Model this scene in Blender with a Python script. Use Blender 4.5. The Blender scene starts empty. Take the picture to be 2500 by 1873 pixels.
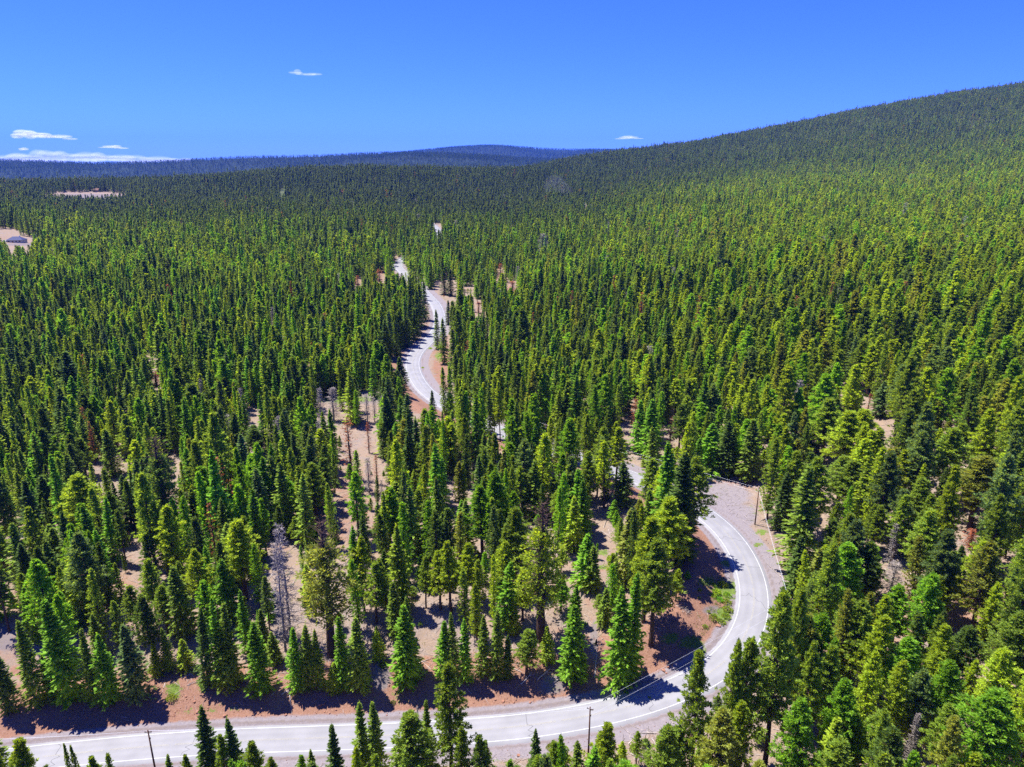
import bpy, math, random
import numpy as np
from mathutils import Vector, Matrix

R = math.radians
rs = np.random.RandomState(7)
scene = bpy.context.scene
COL = scene.collection

# ------------------------------------------------------------------ camera
FPX, CXP, CYP = 1720.0, 1250.0, 936.5          # focal length and centre in photograph pixels (2500 x 1873)
PITCH = R(17.3)
CAMZ = 120.0
cam_data = bpy.data.cameras.new("camera")
cam_data.sensor_fit = 'HORIZONTAL'
cam_data.angle = 2 * math.atan(1250 / FPX)
cam_data.clip_start = 0.5
cam_data.clip_end = 60000
cam = bpy.data.objects.new("camera", cam_data)
cam.location = (0, 0, CAMZ)
cam.rotation_euler = (R(90) - PITCH, 0, 0)
COL.objects.link(cam)
scene.camera = cam

# ------------------------------------------------------------------ sky, sun, exposure
SUN_DIR = Vector((-0.345, 0.17, 0.922)).normalized()     # towards the sun
world = bpy.data.worlds.new("World")
scene.world = world
world.use_nodes = True
wt = world.node_tree
wt.nodes.clear()
w_out = wt.nodes.new("ShaderNodeOutputWorld")
w_bg = wt.nodes.new("ShaderNodeBackground")
w_sky = wt.nodes.new("ShaderNodeTexSky")
w_sky.sky_type = 'NISHITA'
w_sky.sun_disc = False
w_sky.sun_elevation = math.asin(SUN_DIR.z)
w_sky.sun_rotation = math.atan2(SUN_DIR.x, SUN_DIR.y)
w_sky.altitude = 1800
w_sky.air_density = 1.0
w_sky.dust_density = 0.9
w_sky.ozone_density = 1.0
w_hsv = wt.nodes.new("ShaderNodeHueSaturation")
w_hsv.inputs["Saturation"].default_value = 1.05
w_hsv.inputs["Value"].default_value = 1.0
w_tint = wt.nodes.new("ShaderNodeMix"); w_tint.data_type = 'RGBA'; w_tint.blend_type = 'MULTIPLY'; w_tint.inputs[0].default_value = 1
w_tint.inputs[7].default_value = (.25, .49, 2.3, 1)
w_bg.inputs["Strength"].default_value = 0.06
wt.links.new(w_sky.outputs[0], w_hsv.inputs["Color"])
wt.links.new(w_hsv.outputs[0], w_tint.inputs[6])
wt.links.new(w_tint.outputs[2], w_bg.inputs["Color"])
wt.links.new(w_bg.outputs[0], w_out.inputs["Surface"])

sd = bpy.data.lights.new("sun", 'SUN')
sd.energy = 5.0
sd.angle = R(0.5)
sd.color = (1.0, 0.955, 0.88)
sun = bpy.data.objects.new("sun", sd)
sun.rotation_euler = SUN_DIR.to_track_quat('Z', 'Y').to_euler()
sun.location = (0, 0, 400)
COL.objects.link(sun)

scene.view_settings.view_transform = 'Standard'
scene.view_settings.look = 'None'
scene.view_settings.gamma = 1
scene.view_settings.exposure = 1.35
scene.cycles.max_bounces = 6
scene.cycles.diffuse_bounces = 4
scene.cycles.glossy_bounces = 1
scene.cycles.transmission_bounces = 4
scene.cycles.volume_bounces = 0
scene.cycles.transparent_max_bounces = 16
scene.cycles.use_denoising = False
scene.render.use_persistent_data = False

# ------------------------------------------------------------------ geometry of the view
CP, SP = math.cos(PITCH), math.sin(PITCH)

def ray(px, py):
    u = (np.asarray(px, float) - CXP) / FPX
    v = (CYP - np.asarray(py, float)) / FPX
    return u, CP + v * SP, -SP + v * CP

def on_plane(px, py, D):
    x, y, z = ray(px, py)
    k = -D / z
    return x * k, y * k, -D + z * 0

def at_depth(px, py, zd):
    x, y, z = ray(px, py)
    return x * zd, y * zd, z * zd

def project(X, Y, Z):
    """Z relative to the camera -> photograph pixels and depth"""
    zd = Y * CP - Z * SP
    v = (Y * SP + Z * CP) / zd
    return CXP + FPX * X / zd, CYP - FPX * v, zd

# ------------------------------------------------------------------ the road's line: pixel, pixel, drop below camera
ROADC = [(-420, 1905, 119), (-150, 1877, 118), (90, 1849, 117), (326, 1824, 116), (572, 1809, 115.5), (848, 1801, 115), (1145, 1787, 114),
         (1313, 1771, 113), (1453, 1749, 112), (1560, 1725, 111), (1640, 1694, 109.5), (1757, 1628, 107), (1812, 1563, 105), (1838, 1505, 104), (1843, 1453, 103),
         (1829, 1386, 102), (1787, 1313, 101.5), (1733, 1262, 101.3), (1640, 1205, 101.2), (1541, 1162, 101), (1400, 1112, 101), (1227, 1054, 101.5),
         (1094, 991, 102), (1044, 958, 102.2), (1016, 922, 102.4), (1007, 888, 102), (1016, 862, 101.5), (1040, 838, 101), (1063, 813, 100.4),
         (1074, 790, 99.6), (1072, 765, 98.6), (1062, 741, 97.4), (1048, 726, 96.4), (1030, 706, 95), (1008, 684, 93.5), (984, 664, 92.3),
         (972, 650, 91.5), (985, 632, 90.5), (1030, 612, 89.3), (1066, 594, 88), (1074, 578, 87), (1068, 560, 85.5), (1050, 545, 84)]
rc = np.array([np.array(on_plane(*p)) for p in ROADC])

def catmull(P, step=1.0):
    P = np.vstack([2 * P[0] - P[1], P, 2 * P[-1] - P[-2]])
    out = []
    for i in range(1, len(P) - 2):
        p0, p1, p2, p3 = P[i - 1:i + 3]
        d = [max(np.linalg.norm(b - a), 1e-6) ** 0.5 for a, b in ((p0, p1), (p1, p2), (p2, p3))]
        t0, t1 = 0, d[0]; t2 = t1 + d[1]; t3 = t2 + d[2]
        n = max(2, int(np.linalg.norm(p2 - p1) / step))
        for t in np.linspace(t1, t2, n, endpoint=False):
            A1 = (t1 - t) / (t1 - t0) * p0 + (t - t0) / (t1 - t0) * p1
            A2 = (t2 - t) / (t2 - t1) * p1 + (t - t1) / (t2 - t1) * p2
            A3 = (t3 - t) / (t3 - t2) * p2 + (t - t2) / (t3 - t2) * p3
            B1 = (t2 - t) / (t2 - t0) * A1 + (t - t0) / (t2 - t0) * A2
            B2 = (t3 - t) / (t3 - t1) * A2 + (t - t1) / (t3 - t1) * A3
            out.append((t2 - t) / (t2 - t1) * B1 + (t - t1) / (t2 - t1) * B2)
    out.append(P[-2])
    return np.array(out)

road = catmull(rc, 1.2)
for _ in range(25):                                     # smooth the line
    road[1:-1] = 0.25 * road[:-2] + 0.5 * road[1:-1] + 0.25 * road[2:]
for _ in range(400):
    road[1:-1, 2] = 0.25 * road[:-2, 2] + 0.5 * road[1:-1, 2] + 0.25 * road[2:, 2]
r_tan = np.gradient(road, axis=0); r_tan[:, 2] = 0
r_tan /= np.linalg.norm(r_tan, axis=1)[:, None]
r_nrm = np.stack([-r_tan[:, 1], r_tan[:, 0], np.zeros(len(road))], 1)    # points to the inner (left) side of travel

def road_dist(X, Y):
    """signed distance to the centre line (positive = left of travel, the inside of the bend), nearest index"""
    X = np.asarray(X, float).ravel(); Y = np.asarray(Y, float).ravel()
    d = np.full(X.shape, 1e9); idx = np.zeros(X.shape, int)
    near = (Y < 1300) & (np.abs(X) < 420)
    ii = np.nonzero(near)[0]
    for s in range(0, len(ii), 20000):
        k = ii[s:s + 20000]
        dx = X[k, None] - road[None, ::2, 0]; dy = Y[k, None] - road[None, ::2, 1]
        q = dx * dx + dy * dy
        j = q.argmin(1) * 2
        sx = X[k] - road[j, 0]; sy = Y[k] - road[j, 1]
        sg = sx * r_nrm[j, 0] + sy * r_nrm[j, 1]
        dist = np.sqrt(q.min(1))
        d[k] = np.where(sg >= 0, dist, -dist); idx[k] = j
    return d, idx

# ------------------------------------------------------------------ terrain: smooth surface through estimated ground points
ctrl = []
for p in road[::18]:
    ctrl.append(p)
for q in [(0, 1890, 118), (-350, 1700, 112), (-350, 1300, 109), (-350, 950, 106), (100, 1600, 111), (100, 1300, 109), (0, 1000, 106), (400, 1600, 110), (400, 1300, 108),
          (700, 1600, 109.5), (700, 1300, 106), (600, 1000, 104), (900, 1100, 104), (1200, 1600, 109), (1200, 1300, 104), (1500, 1500, 105.5),
          (1600, 1350, 103), (1250, 860, 100), (800, 800, 99), (400, 800, 98), (100, 800, 97), (1500, 1000, 99), (1500, 850, 96), (1800, 1000, 96),
          (2000, 1300, 97), (2000, 1600, 102), (2450, 1800, 99), (2400, 1500, 94), (2400, 1200, 89), (2400, 950, 83), (2000, 900, 88), (1700, 800, 88),
          (2900, 1700, 92), (2900, 1200, 80), (2900, 900, 70), (1250, 2000, 118), (2000, 1990, 110), (300, 2050, 121), (2700, 2050, 102), (-300, 2050, 122),
          (1250, 2500, 117), (100, 2500, 121), (2400, 2500, 106)]:
    ctrl.append(np.array(on_plane(*q)))
for q in [(-500, 600, 720), (0, 590, 740), (200, 600, 760), (700, 600, 760), (1250, 600, 800), (1500, 600, 780), (1900, 600, 700), (2300, 600, 640), (2800, 560, 600),
          (-500, 500, 1300), (0, 500, 1250), (200, 500, 1350), (700, 500, 1300), (1250, 500, 1400), (1500, 480, 1500), (1900, 470, 1350), (2300, 450, 1300), (2800, 380, 1300),
          (-500, 462, 2000), (0, 462, 1950), (200, 462, 2000), (500, 455, 1950), (700, 440, 1950), (900, 432, 2050), (1100, 432, 2300), (1300, 425, 2500), (1500, 410, 2200), (1900, 392, 2000), (2300, 345, 1900), (2800, 262, 1900),
          (1400, 401, 2600), (1500, 385, 2700), (1700, 360, 2700), (1900, 321, 2700), (2100, 281, 2700), (2300, 246, 2700), (2500, 218, 2700), (2850, 180, 2700)]:
    ctrl.append(np.array(at_depth(*q)))
for px in (-500, 0, 300, 600, 900, 1200, 1400):         # the ground falls away behind the wooded ridge
    x, y, z = at_depth(px, 400, 3600)
    ctrl.append(np.array([x, y, -260.0])); ctrl.append(np.array([x * 4.4, y * 4.4, -330.0]))
for px, z0 in ((1700, 60), (2100, 200), (2500, 330), (2900, 380)):
    x, y, z = at_depth(px, 400, 3700)
    ctrl.append(np.array([x, y, z0 - 60.0])); ctrl.append(np.array([x * 4.4, y * 4.4, -330.0]))
ctrl = np.array(ctrl)
KA = 2.2
def feat(X, Y):
    return np.stack([X / Y * KA, np.log(Y)], -1)
def tps(r2):
    return 0.5 * r2 * np.log(r2 + 1e-12)
cf = feat(ctrl[:, 0], ctrl[:, 1])
nC = len(cf)
zsc = ctrl[:, 2] / ctrl[:, 1]                              # fit the slope seen from the camera: even accuracy near and far
Kmat = tps(((cf[:, None] - cf[None]) ** 2).sum(-1)) + np.eye(nC) * 4e-4
Pm = np.hstack([np.ones((nC, 1)), cf])
Amat = np.zeros((nC + 3, nC + 3)); Amat[:nC, :nC] = Kmat; Amat[:nC, nC:] = Pm; Amat[nC:, :nC] = Pm.T
sol = np.linalg.solve(Amat, np.concatenate([zsc, np.zeros(3)]))
def base_h(X, Y):
    X = np.asarray(X, float).ravel(); Y = np.asarray(Y, float).ravel()
    out = np.empty(X.shape)
    for s in range(0, len(X), 40000):
        f = feat(X[s:s + 40000], Y[s:s + 40000])
        out[s:s + 40000] = tps(((f[:, None] - cf[None]) ** 2).sum(-1)) @ sol[:nC] + sol[nC] + f @ sol[nC + 1:]
    return out * Y

def vnoise(X, Y, sc, seed=0):
    X = np.asarray(X) / sc + seed * 17.3; Y = np.asarray(Y) / sc + seed * 9.1
    xi = np.floor(X).astype(np.int64); yi = np.floor(Y).astype(np.int64)
    fx = X - xi; fy = Y - yi
    fx = fx * fx * (3 - 2 * fx); fy = fy * fy * (3 - 2 * fy)
    def h(a, b):
        n = (a * 374761393 + b * 668265263 + seed * 1442695) & 0x7fffffff
        n = ((n ^ (n >> 13)) * 1274126177) & 0x7fffffff
        return ((n ^ (n >> 16)) & 0xffff) / 65535.0
    return (h(xi, yi) * (1 - fx) + h(xi + 1, yi) * fx) * (1 - fy) + (h(xi, yi + 1) * (1 - fx) + h(xi + 1, yi + 1) * fx) * fy

def sstep(x, a, b):
    t = np.clip((x - a) / (b - a), 0, 1)
    return t * t * (3 - 2 * t)

NA, NR = 640, 760
avals = np.sign(np.linspace(-1, 1, NA)) * np.abs(np.linspace(-1, 1, NA)) ** 1.15 * 1.5
lvals = np.linspace(math.log(30), math.log(14000), NR)
# denser rows where the road and the bank are seen
w = 1 + 5.0 * np.exp(-((lvals - math.log(160)) / 0.42) ** 2) + 1.0 * np.exp(-((lvals - math.log(400)) / 0.6) ** 2)
cw = np.concatenate([[0], np.cumsum((w[1:] + w[:-1]) / 2)]); cw /= cw[-1]
lvals = np.interp(np.linspace(0, 1, NR), cw, lvals)
GA, GL = np.meshgrid(avals, lvals)
GY = np.exp(GL); GX = GA * GY
GZ = np.clip(base_h(GX, GY).reshape(GX.shape), -420, 330)
roll = (vnoise(GX, GY, 60, 1) - .5) * 3.0 + (vnoise(GX, GY, 17, 2) - .5) * 1.0 + (vnoise(GX, GY, 5, 3) - .5) * .35
far_roll = (vnoise(GX, GY, 420, 4) - .5) * 26 * sstep(GY, 500, 1500) * (1 - sstep(GY, 2300, 3000) * .6)
GZ = GZ + roll * sstep(GY, 60, 150) + far_roll
gd, gi = road_dist(GX, GY)
gd = gd.reshape(GX.shape); gi = gi.reshape(GX.shape)
rz = road[gi, 2]
ad = np.abs(gd)
# cut bank on the inside of the near stretch
near_str = (1 - sstep(gi.astype(float), 330, 400)) * (gd > 0)
bank = near_str * (sstep(gd, 5.5, 17) * 3.6)
tgt = rz + bank
wgt = 1 - sstep(ad, 14, 34)
GZ = np.where(ad < 40, GZ * (1 - wgt) + tgt * wgt + near_str * 0, GZ)
GZ = np.where(ad < 6.5, rz + bank - 0.30 * (1 - sstep(ad, 3.9, 5.2)) - 0.03, GZ)
GZ += np.where((ad > 6.5) & (ad < 40), (vnoise(GX, GY, 3.1, 8) - .5) * .22 * sstep(ad, 6.5, 12), 0)

def ground(X, Y):
    """height of the built ground sheet, relative to the camera"""
    X = np.asarray(X, float); Y = np.maximum(np.asarray(Y, float), 31.0)
    a = np.clip(X / Y, avals[0], avals[-1]); l = np.clip(np.log(Y), lvals[0], lvals[-1])
    ia = np.clip(np.searchsorted(avals, a) - 1, 0, NA - 2); il = np.clip(np.searchsorted(lvals, l) - 1, 0, NR - 2)
    fa = (a - avals[ia]) / (avals[ia + 1] - avals[ia]); fl = (l - lvals[il]) / (lvals[il + 1] - lvals[il])
    return (GZ[il, ia] * (1 - fa) + GZ[il, ia + 1] * fa) * (1 - fl) + (GZ[il + 1, ia] * (1 - fa) + GZ[il + 1, ia + 1] * fa) * fl

def hit(px, py):
    """where the line of sight through a photograph pixel meets the ground"""
    dx, dy, dz = ray(px, py)
    t = np.exp(np.linspace(math.log(60), math.log(12000), 1500))
    below = dz * t < ground(dx * t, dy * t)
    k = int(np.argmax(below)) if below.any() else len(t) - 1
    lo, hi = t[max(k - 1, 0)], t[k]
    for _ in range(20):
        m = (lo + hi) / 2
        if dz * m < float(ground(dx * m, dy * m)): hi = m
        else: lo = m
    return np.array([dx * hi, dy * hi, float(ground(dx * hi, dy * hi))])

# ------------------------------------------------------------------ mesh helpers
def new_mesh(name, V, F, mats=(), midx=None, smooth=False):
    me = bpy.data.meshes.new(name)
    V = np.ascontiguousarray(V, dtype=np.float32)
    if isinstance(F, np.ndarray):
        k = F.shape[1]; n = len(F)
        me.vertices.add(len(V)); me.vertices.foreach_set("co", V.ravel())
        me.loops.add(n * k); me.loops.foreach_set("vertex_index", F.astype(np.int32).ravel())
        me.polygons.add(n)
        me.polygons.foreach_set("loop_start", np.arange(0, n * k, k, dtype=np.int32))
        me.polygons.foreach_set("loop_total", np.full(n, k, dtype=np.int32))
    else:
        me.from_pydata([tuple(v) for v in V], [], F)
    for m in mats: me.materials.append(m)
    if midx is not None: me.polygons.foreach_set("material_index", np.asarray(midx, np.int32))
    if smooth: me.polygons.foreach_set("use_smooth", np.ones(len(me.polygons), bool))
    me.update(calc_edges=True); me.validate()
    return me

def link(name, data, parent=None, loc=None, **props):
    o = bpy.data.objects.new(name, data)
    COL.objects.link(o)
    if parent is not None: o.parent = parent
    if loc is not None: o.location = loc
    for k, v in props.items(): o[k] = v
    return o

class MB:
    """collects vertices and quads/tris for one mesh"""
    def __init__(self): self.v = []; self.f = []
    def add(self, V, F):
        n = len(self.v); self.v += [tuple(map(float, p)) for p in V]; self.f += [tuple(i + n for i in f) for f in F]
    def box(self, c, s, rz=0.0, taper=1.0):
        ca, sa = math.cos(rz), math.sin(rz); V = []
        for z in (-1, 1):
            t = 1.0 if z < 0 else taper
            for x, y in ((-1, -1), (1, -1), (1, 1), (-1, 1)):
                a, b = x * s[0] / 2 * t, y * s[1] / 2 * t
                V.append((c[0] + a * ca - b * sa, c[1] + a * sa + b * ca, c[2] + z * s[2] / 2))
        self.add(V, [(0, 3, 2, 1), (4, 5, 6, 7), (0, 1, 5, 4), (1, 2, 6, 5), (2, 3, 7, 6), (3, 0, 4, 7)])
    def tube(self, pts, rad, n=8):
        pts = [Vector(p) for p in pts]; V = []; F = []
        for i, p in enumerate(pts):
            d = (pts[min(i + 1, len(pts) - 1)] - pts[max(i - 1, 0)]).normalized()
            a = d.cross(Vector((0, 0, 1)) if abs(d.z) < .9 else Vector((1, 0, 0))).normalized(); b = d.cross(a)
            r = rad[i] if hasattr(rad, '__len__') else rad
            for k in range(n):
                t = 2 * math.pi * k / n
                V.append(p + (a * math.cos(t) + b * math.sin(t)) * r)
        for i in range(len(pts) - 1):
            for k in range(n):
                F.append((i * n + k, i * n + (k + 1) % n, (i + 1) * n + (k + 1) % n, (i + 1) * n + k))
        F.append(tuple(range(n - 1, -1, -1))); F.append(tuple((len(pts) - 1) * n + k for k in range(n)))
        self.add(V, F)
    def mesh(self, name, mat, smooth=False):
        me = bpy.data.meshes.new(name); me.from_pydata(self.v, [], self.f)
        me.materials.append(mat)
        if smooth: me.polygons.foreach_set("use_smooth", np.ones(len(me.polygons), bool))
        me.update(); return me

# ------------------------------------------------------------------ materials
def mat_new(name):
    m = bpy.data.materials.new(name); m.use_nodes = True
    nt = m.node_tree; nt.nodes.clear()
    out = nt.nodes.new("ShaderNodeOutputMaterial")
    return m, nt, out

def N(nt, typ, **kw):
    n = nt.nodes.new(typ)
    for k, v in kw.items():
        if k.startswith("i_"):
            n.inputs[k[2:].replace("_", " ")].default_value = v
        else: setattr(n, k, v)
    return n

def simple(name, col, rough=.8, var=.15, scale=3.0, metallic=0.0):
    m, nt, out = mat_new(name)
    b = N(nt, "ShaderNodeBsdfPrincipled", i_Roughness=rough, i_Metallic=metallic); b.inputs["Specular IOR Level"].default_value = .12 if rough > .7 else .4
    tc = N(nt, "ShaderNodeTexCoord"); no = N(nt, "ShaderNodeTexNoise", i_Scale=scale, i_Detail=4.0)
    rmp = N(nt, "ShaderNodeValToRGB")
    c = np.array(col)
    rmp.color_ramp.elements[0].position = .3; rmp.color_ramp.elements[1].position = .7
    rmp.color_ramp.elements[0].color = (*np.clip(c * (1 - var), 0, 1), 1); rmp.color_ramp.elements[1].color = (*np.clip(c * (1 + var), 0, 1), 1)
    nt.links.new(tc.outputs["Object"], no.inputs["Vector"]); nt.links.new(no.outputs["Fac"], rmp.inputs[0])
    nt.links.new(rmp.outputs[0], b.inputs["Base Color"]); nt.links.new(b.outputs[0], out.inputs["Surface"])
    return m

def foliage(name, instanced, dead=False):
    m, nt, out = mat_new(name)
    L = nt.links.new
    if instanced:
        src = N(nt, "ShaderNodeAttribute", attribute_type='INSTANCER', attribute_name="tint").outputs["Color"]
    else:
        src = N(nt, "ShaderNodeObjectInfo").outputs["Color"]
    geo = N(nt, "ShaderNodeNewGeometry")
    # each needle tuft a little different
    mr = N(nt, "ShaderNodeMapRange"); mr.inputs["To Min"].default_value = .55; mr.inputs["To Max"].default_value = 1.5
    L(geo.outputs["Random Per Island"], mr.inputs["Value"])
    mul = N(nt, "ShaderNodeVectorMath", operation='SCALE')
    L(src, mul.inputs[0]); L(mr.outputs[0], mul.inputs["Scale"])
    d = N(nt, "ShaderNodeBsdfPrincipled", i_Roughness=.5)
    d.inputs["Specular IOR Level"].default_value = .07
    t = N(nt, "ShaderNodeBsdfTranslucent")
    tm = N(nt, "ShaderNodeMix", data_type='RGBA', blend_type='MULTIPLY'); tm.inputs[0].default_value = 1
    tm.inputs[7].default_value = (1.75, 1.5, .42, 1)
    L(mul.outputs[0], d.inputs["Base Color"]); L(mul.outputs[0], tm.inputs[6]); L(tm.outputs[2], t.inputs["Color"])
    mx = N(nt, "ShaderNodeMixShader"); mx.inputs[0].default_value = .15 if dead else .56
    L(d.outputs[0], mx.inputs[1]); L(t.outputs[0], mx.inputs[2]); L(mx.outputs[0], out.inputs["Surface"])
    return m

M_NEEDLE = foliage("needles", False)
M_NEEDLE_FAR = foliage("needles_mass", True)
M_BARK = simple("pine_bark", (.085, .052, .036), .9, .35, 1.5)
M_BARK_FIR = simple("fir_bark", (.06, .05, .042), .9, .3, 1.5)
M_DEADWOOD = simple("dead_wood", (.25, .215, .19), .85, .3, 1.2)
M_POLE = simple("treated_pole_wood", (.10, .05, .032), .85, .2, 1.0)
M_WIRE = simple("aluminium_wire", (.62, .64, .66), .4, .05, 1.0)
M_CERAMIC = simple("insulator_ceramic", (.32, .30, .28), .3, .1, 4.0)
M_ROCK = simple("red_rock", (.26, .13, .085), .9, .35, 1.6)
M_LOG = simple("weathered_log", (.34, .29, .26), .85, .3, 1.2)

# asphalt: pale weathered surface
def asphalt():
    m, nt, out = mat_new("weathered_asphalt"); L = nt.links.new
    b = N(nt, "ShaderNodeBsdfPrincipled", i_Roughness=.75)
    tc = N(nt, "ShaderNodeTexCoord")
    n1 = N(nt, "ShaderNodeTexNoise", i_Scale=.22, i_Detail=5.0); n2 = N(nt, "ShaderNodeTexNoise", i_Scale=9.0, i_Detail=3.0)
    at = N(nt, "ShaderNodeAttribute", attribute_name="across")
    L(tc.outputs["Object"], n1.inputs["Vector"]); L(tc.outputs["Object"], n2.inputs["Vector"])
    r = N(nt, "ShaderNodeValToRGB")
    r.color_ramp.elements[0].position = .3; r.color_ramp.elements[1].position = .72
    r.color_ramp.elements[0].color = (.165, .163, .172, 1); r.color_ramp.elements[1].color = (.205, .203, .212, 1)
    L(n1.outputs["Fac"], r.inputs[0])
    # worn wheel paths a touch lighter, lane middles a touch darker
    sn = N(nt, "ShaderNodeMath", operation='SINE'); mu = N(nt, "ShaderNodeMath", operation='MULTIPLY'); mu.inputs[1].default_value = 2 * math.pi / 1.75
    L(at.outputs["Fac"], mu.inputs[0]); L(mu.outputs[0], sn.inputs[0])
    mp = N(nt, "ShaderNodeMapRange"); mp.inputs["From Min"].default_value = -1; mp.inputs["To Min"].default_value = .965; mp.inputs["To Max"].default_value = 1.03
    L(sn.outputs[0], mp.inputs["Value"])
    mp2 = N(nt, "ShaderNodeMapRange"); mp2.inputs["From Min"].default_value = .3; mp2.inputs["From Max"].default_value = .7; mp2.inputs["To Min"].default_value = .93; mp2.inputs["To Max"].default_value = 1.07
    L(n2.outputs["Fac"], mp2.inputs["Value"])
    m3 = N(nt, "ShaderNodeMath", operation='MULTIPLY'); L(mp.outputs[0], m3.inputs[0]); L(mp2.outputs[0], m3.inputs[1])
    vs = N(nt, "ShaderNodeVectorMath", operation='SCALE'); L(r.outputs[0], vs.inputs[0]); L(m3.outputs[0], vs.inputs["Scale"])
    L(vs.outputs[0], b.inputs["Base Color"]); L(b.outputs[0], out.inputs["Surface"])
    return m
M_ROAD = asphalt()
M_LINE = simple("white_road_paint", (.42, .42, .42), .6, .2, 2.0)
M_YELLOW = simple("worn_yellow_paint", (.24, .225, .185), .6, .15, 2.0)
M_CRACK = simple("tar_crack", (.09, .09, .095), .8, .2, 2.0)

def soil():
    m, nt, out = mat_new("forest_soil"); L = nt.links.new
    b = N(nt, "ShaderNodeBsdfPrincipled", i_Roughness=.95); b.inputs["Specular IOR Level"].default_value = .1
    tc = N(nt, "ShaderNodeTexCoord")
    def noise(s, d=5.0, rough=.6):
        n = N(nt, "ShaderNodeTexNoise", i_Scale=s, i_Detail=d, i_Roughness=rough); L(tc.outputs["Object"], n.inputs["Vector"]); return n.outputs["Fac"]
    def rampn(fac, stops):
        r = N(nt, "ShaderNodeValToRGB"); e = r.color_ramp.elements
        while len(e) < len(stops): e.new(.5)
        for q, (p, c) in zip(e, stops): q.position = p; q.color = (*c, 1)
        L(fac, r.inputs[0]); return r.outputs[0]
    def attr(n): return N(nt, "ShaderNodeAttribute", attribute_name=n).outputs["Fac"]
    def mix(f, a, c):
        x = N(nt, "ShaderNodeMix", data_type='RGBA'); L(f, x.inputs[0]); L(a, x.inputs[6]); L(c, x.inputs[7]); return x.outputs[2]
    def edge(a, nz, k=1.1, lo=.35, hi=.65):
        # attribute + noise, sharpened: ragged borders
        s = N(nt, "ShaderNodeMath", operation='MULTIPLY_ADD'); s.inputs[1].default_value = k; s.inputs[2].default_value = -k * .5
        L(nz, s.inputs[0]); ad = N(nt, "ShaderNodeMath", operation='ADD'); L(a, ad.inputs[0]); L(s.outputs[0], ad.inputs[1])
        mr = N(nt, "ShaderNodeMapRange"); mr.inputs["From Min"].default_value = lo; mr.inputs["From Max"].default_value = hi
        L(ad.outputs[0], mr.inputs["Value"]); return mr.outputs[0]
    n_s = noise(.035, 6); n_m = noise(.3, 6); n_f = noise(2.6, 5, .7); n_d = noise(.9, 4, .7); n_g = noise(.75, 7, .8)
    floor_ = rampn(n_m, [(.25, (0.146, 0.109, 0.084)), (.5, (0.207, 0.149, 0.110)), (.75, (0.268, 0.217, 0.174))])
    floor2 = rampn(n_f, [(.3, (0.104, 0.077, 0.054)), (.55, (0.225, 0.165, 0.122)), (.75, (0.305, 0.264, 0.219))])
    c = mix(n_d, floor_, floor2)
    n_p = noise(.11, 7, .75); lit = rampn(n_f, [(.3, (.105, .085, .075)), (.6, (.21, .175, .16)), (.8, (.36, .32, .30))])
    mrp = N(nt, 'ShaderNodeMapRange'); mrp.inputs['From Min'].default_value = .5; mrp.inputs['From Max'].default_value = .62; L(n_p, mrp.inputs['Value'])
    mrq = N(nt, 'ShaderNodeMath', operation='MULTIPLY'); mrq.inputs[1].default_value = .75; L(mrp.outputs[0], mrq.inputs[0])
    c = mix(mrq.outputs[0], c, lit)
    red = rampn(n_f, [(.25, (.135, .068, .044)), (.5, (.195, .105, .070)), (.8, (.27, .17, .125))])
    c = mix(edge(attr("redsoil"), n_m, 1.2), c, red)
    grav = rampn(n_f, [(.25, (0.134, 0.117, 0.123)), (.5, (0.178, 0.155, 0.161)), (.8, (0.230, 0.201, 0.203))])
    pale = rampn(n_f, [(.3, (0.125, 0.101, 0.096)), (.7, (0.167, 0.140, 0.134))])
    c = mix(edge(attr("gravel"), n_m, .7), c, grav)
    c = mix(edge(attr("pale"), n_d, .7), c, pale)
    gr = rampn(n_d, [(.3, (.07, .095, .022)), (.6, (.115, .165, .03)), (.8, (.17, .19, .07))])
    c = mix(edge(attr("grassy"), n_g, 2.6, .45, .6), c, gr)
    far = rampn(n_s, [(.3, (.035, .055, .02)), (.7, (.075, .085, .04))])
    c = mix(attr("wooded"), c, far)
    L(c, b.inputs["Base Color"])
    bp = N(nt, "ShaderNodeBump"); bp.inputs["Strength"].default_value = .6; bp.inputs["Distance"].default_value = .25
    L(n_f, bp.inputs["Height"]); L(bp.outputs[0], b.inputs["Normal"])
    L(b.outputs[0], out.inputs["Surface"])
    return m
M_SOIL = soil()

# ------------------------------------------------------------------ the ground sheet
gx, gy = GX.ravel(), GY.ravel()
gpx, gpy, gzd = project(gx, gy, GZ.ravel())
adr = ad.ravel(); gdr = gd.ravel(); gir = gi.ravel()
def blob(cx, cy, rx, ry):
    return np.clip(1.35 - np.sqrt(((gpx - cx) / rx) ** 2 + ((gpy - cy) / ry) ** 2), 0, 1) * 1.0
vis = gy < 1500
nearside = (gir < 380) & (gdr > 0)
redsoil = np.where(nearside, sstep(adr, 5.0, 6.5) * (1 - sstep(adr, 15, 24)), 0.0) * .95
redsoil = np.maximum(redsoil, .55 * vnoise(gx, gy, 28, 11) * (gy < 900))
for q in ((1700, 1480, 60, 50), (1790, 1180, 90, 25), (1080, 890, 30, 90), (60, 1640, 60, 25)): redsoil = np.maximum(redsoil, blob(*q) * .8)
gravel = 1 - sstep(adr, 5.2, 8.0)
gravel = np.maximum(gravel, np.where((gdr < 0), 1 - sstep(adr, 7.0, 10.0), 0) * (gir < 620))
for q in ((1770, 1215, 70, 45), (1800, 1260, 55, 45), (1730, 1200, 40, 30), (100, 1815, 160, 18)): gravel = np.maximum(gravel, blob(*q))
pale = np.clip(1 - np.abs(adr - 5.1) / 1.1, 0, 1) * .75
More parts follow.
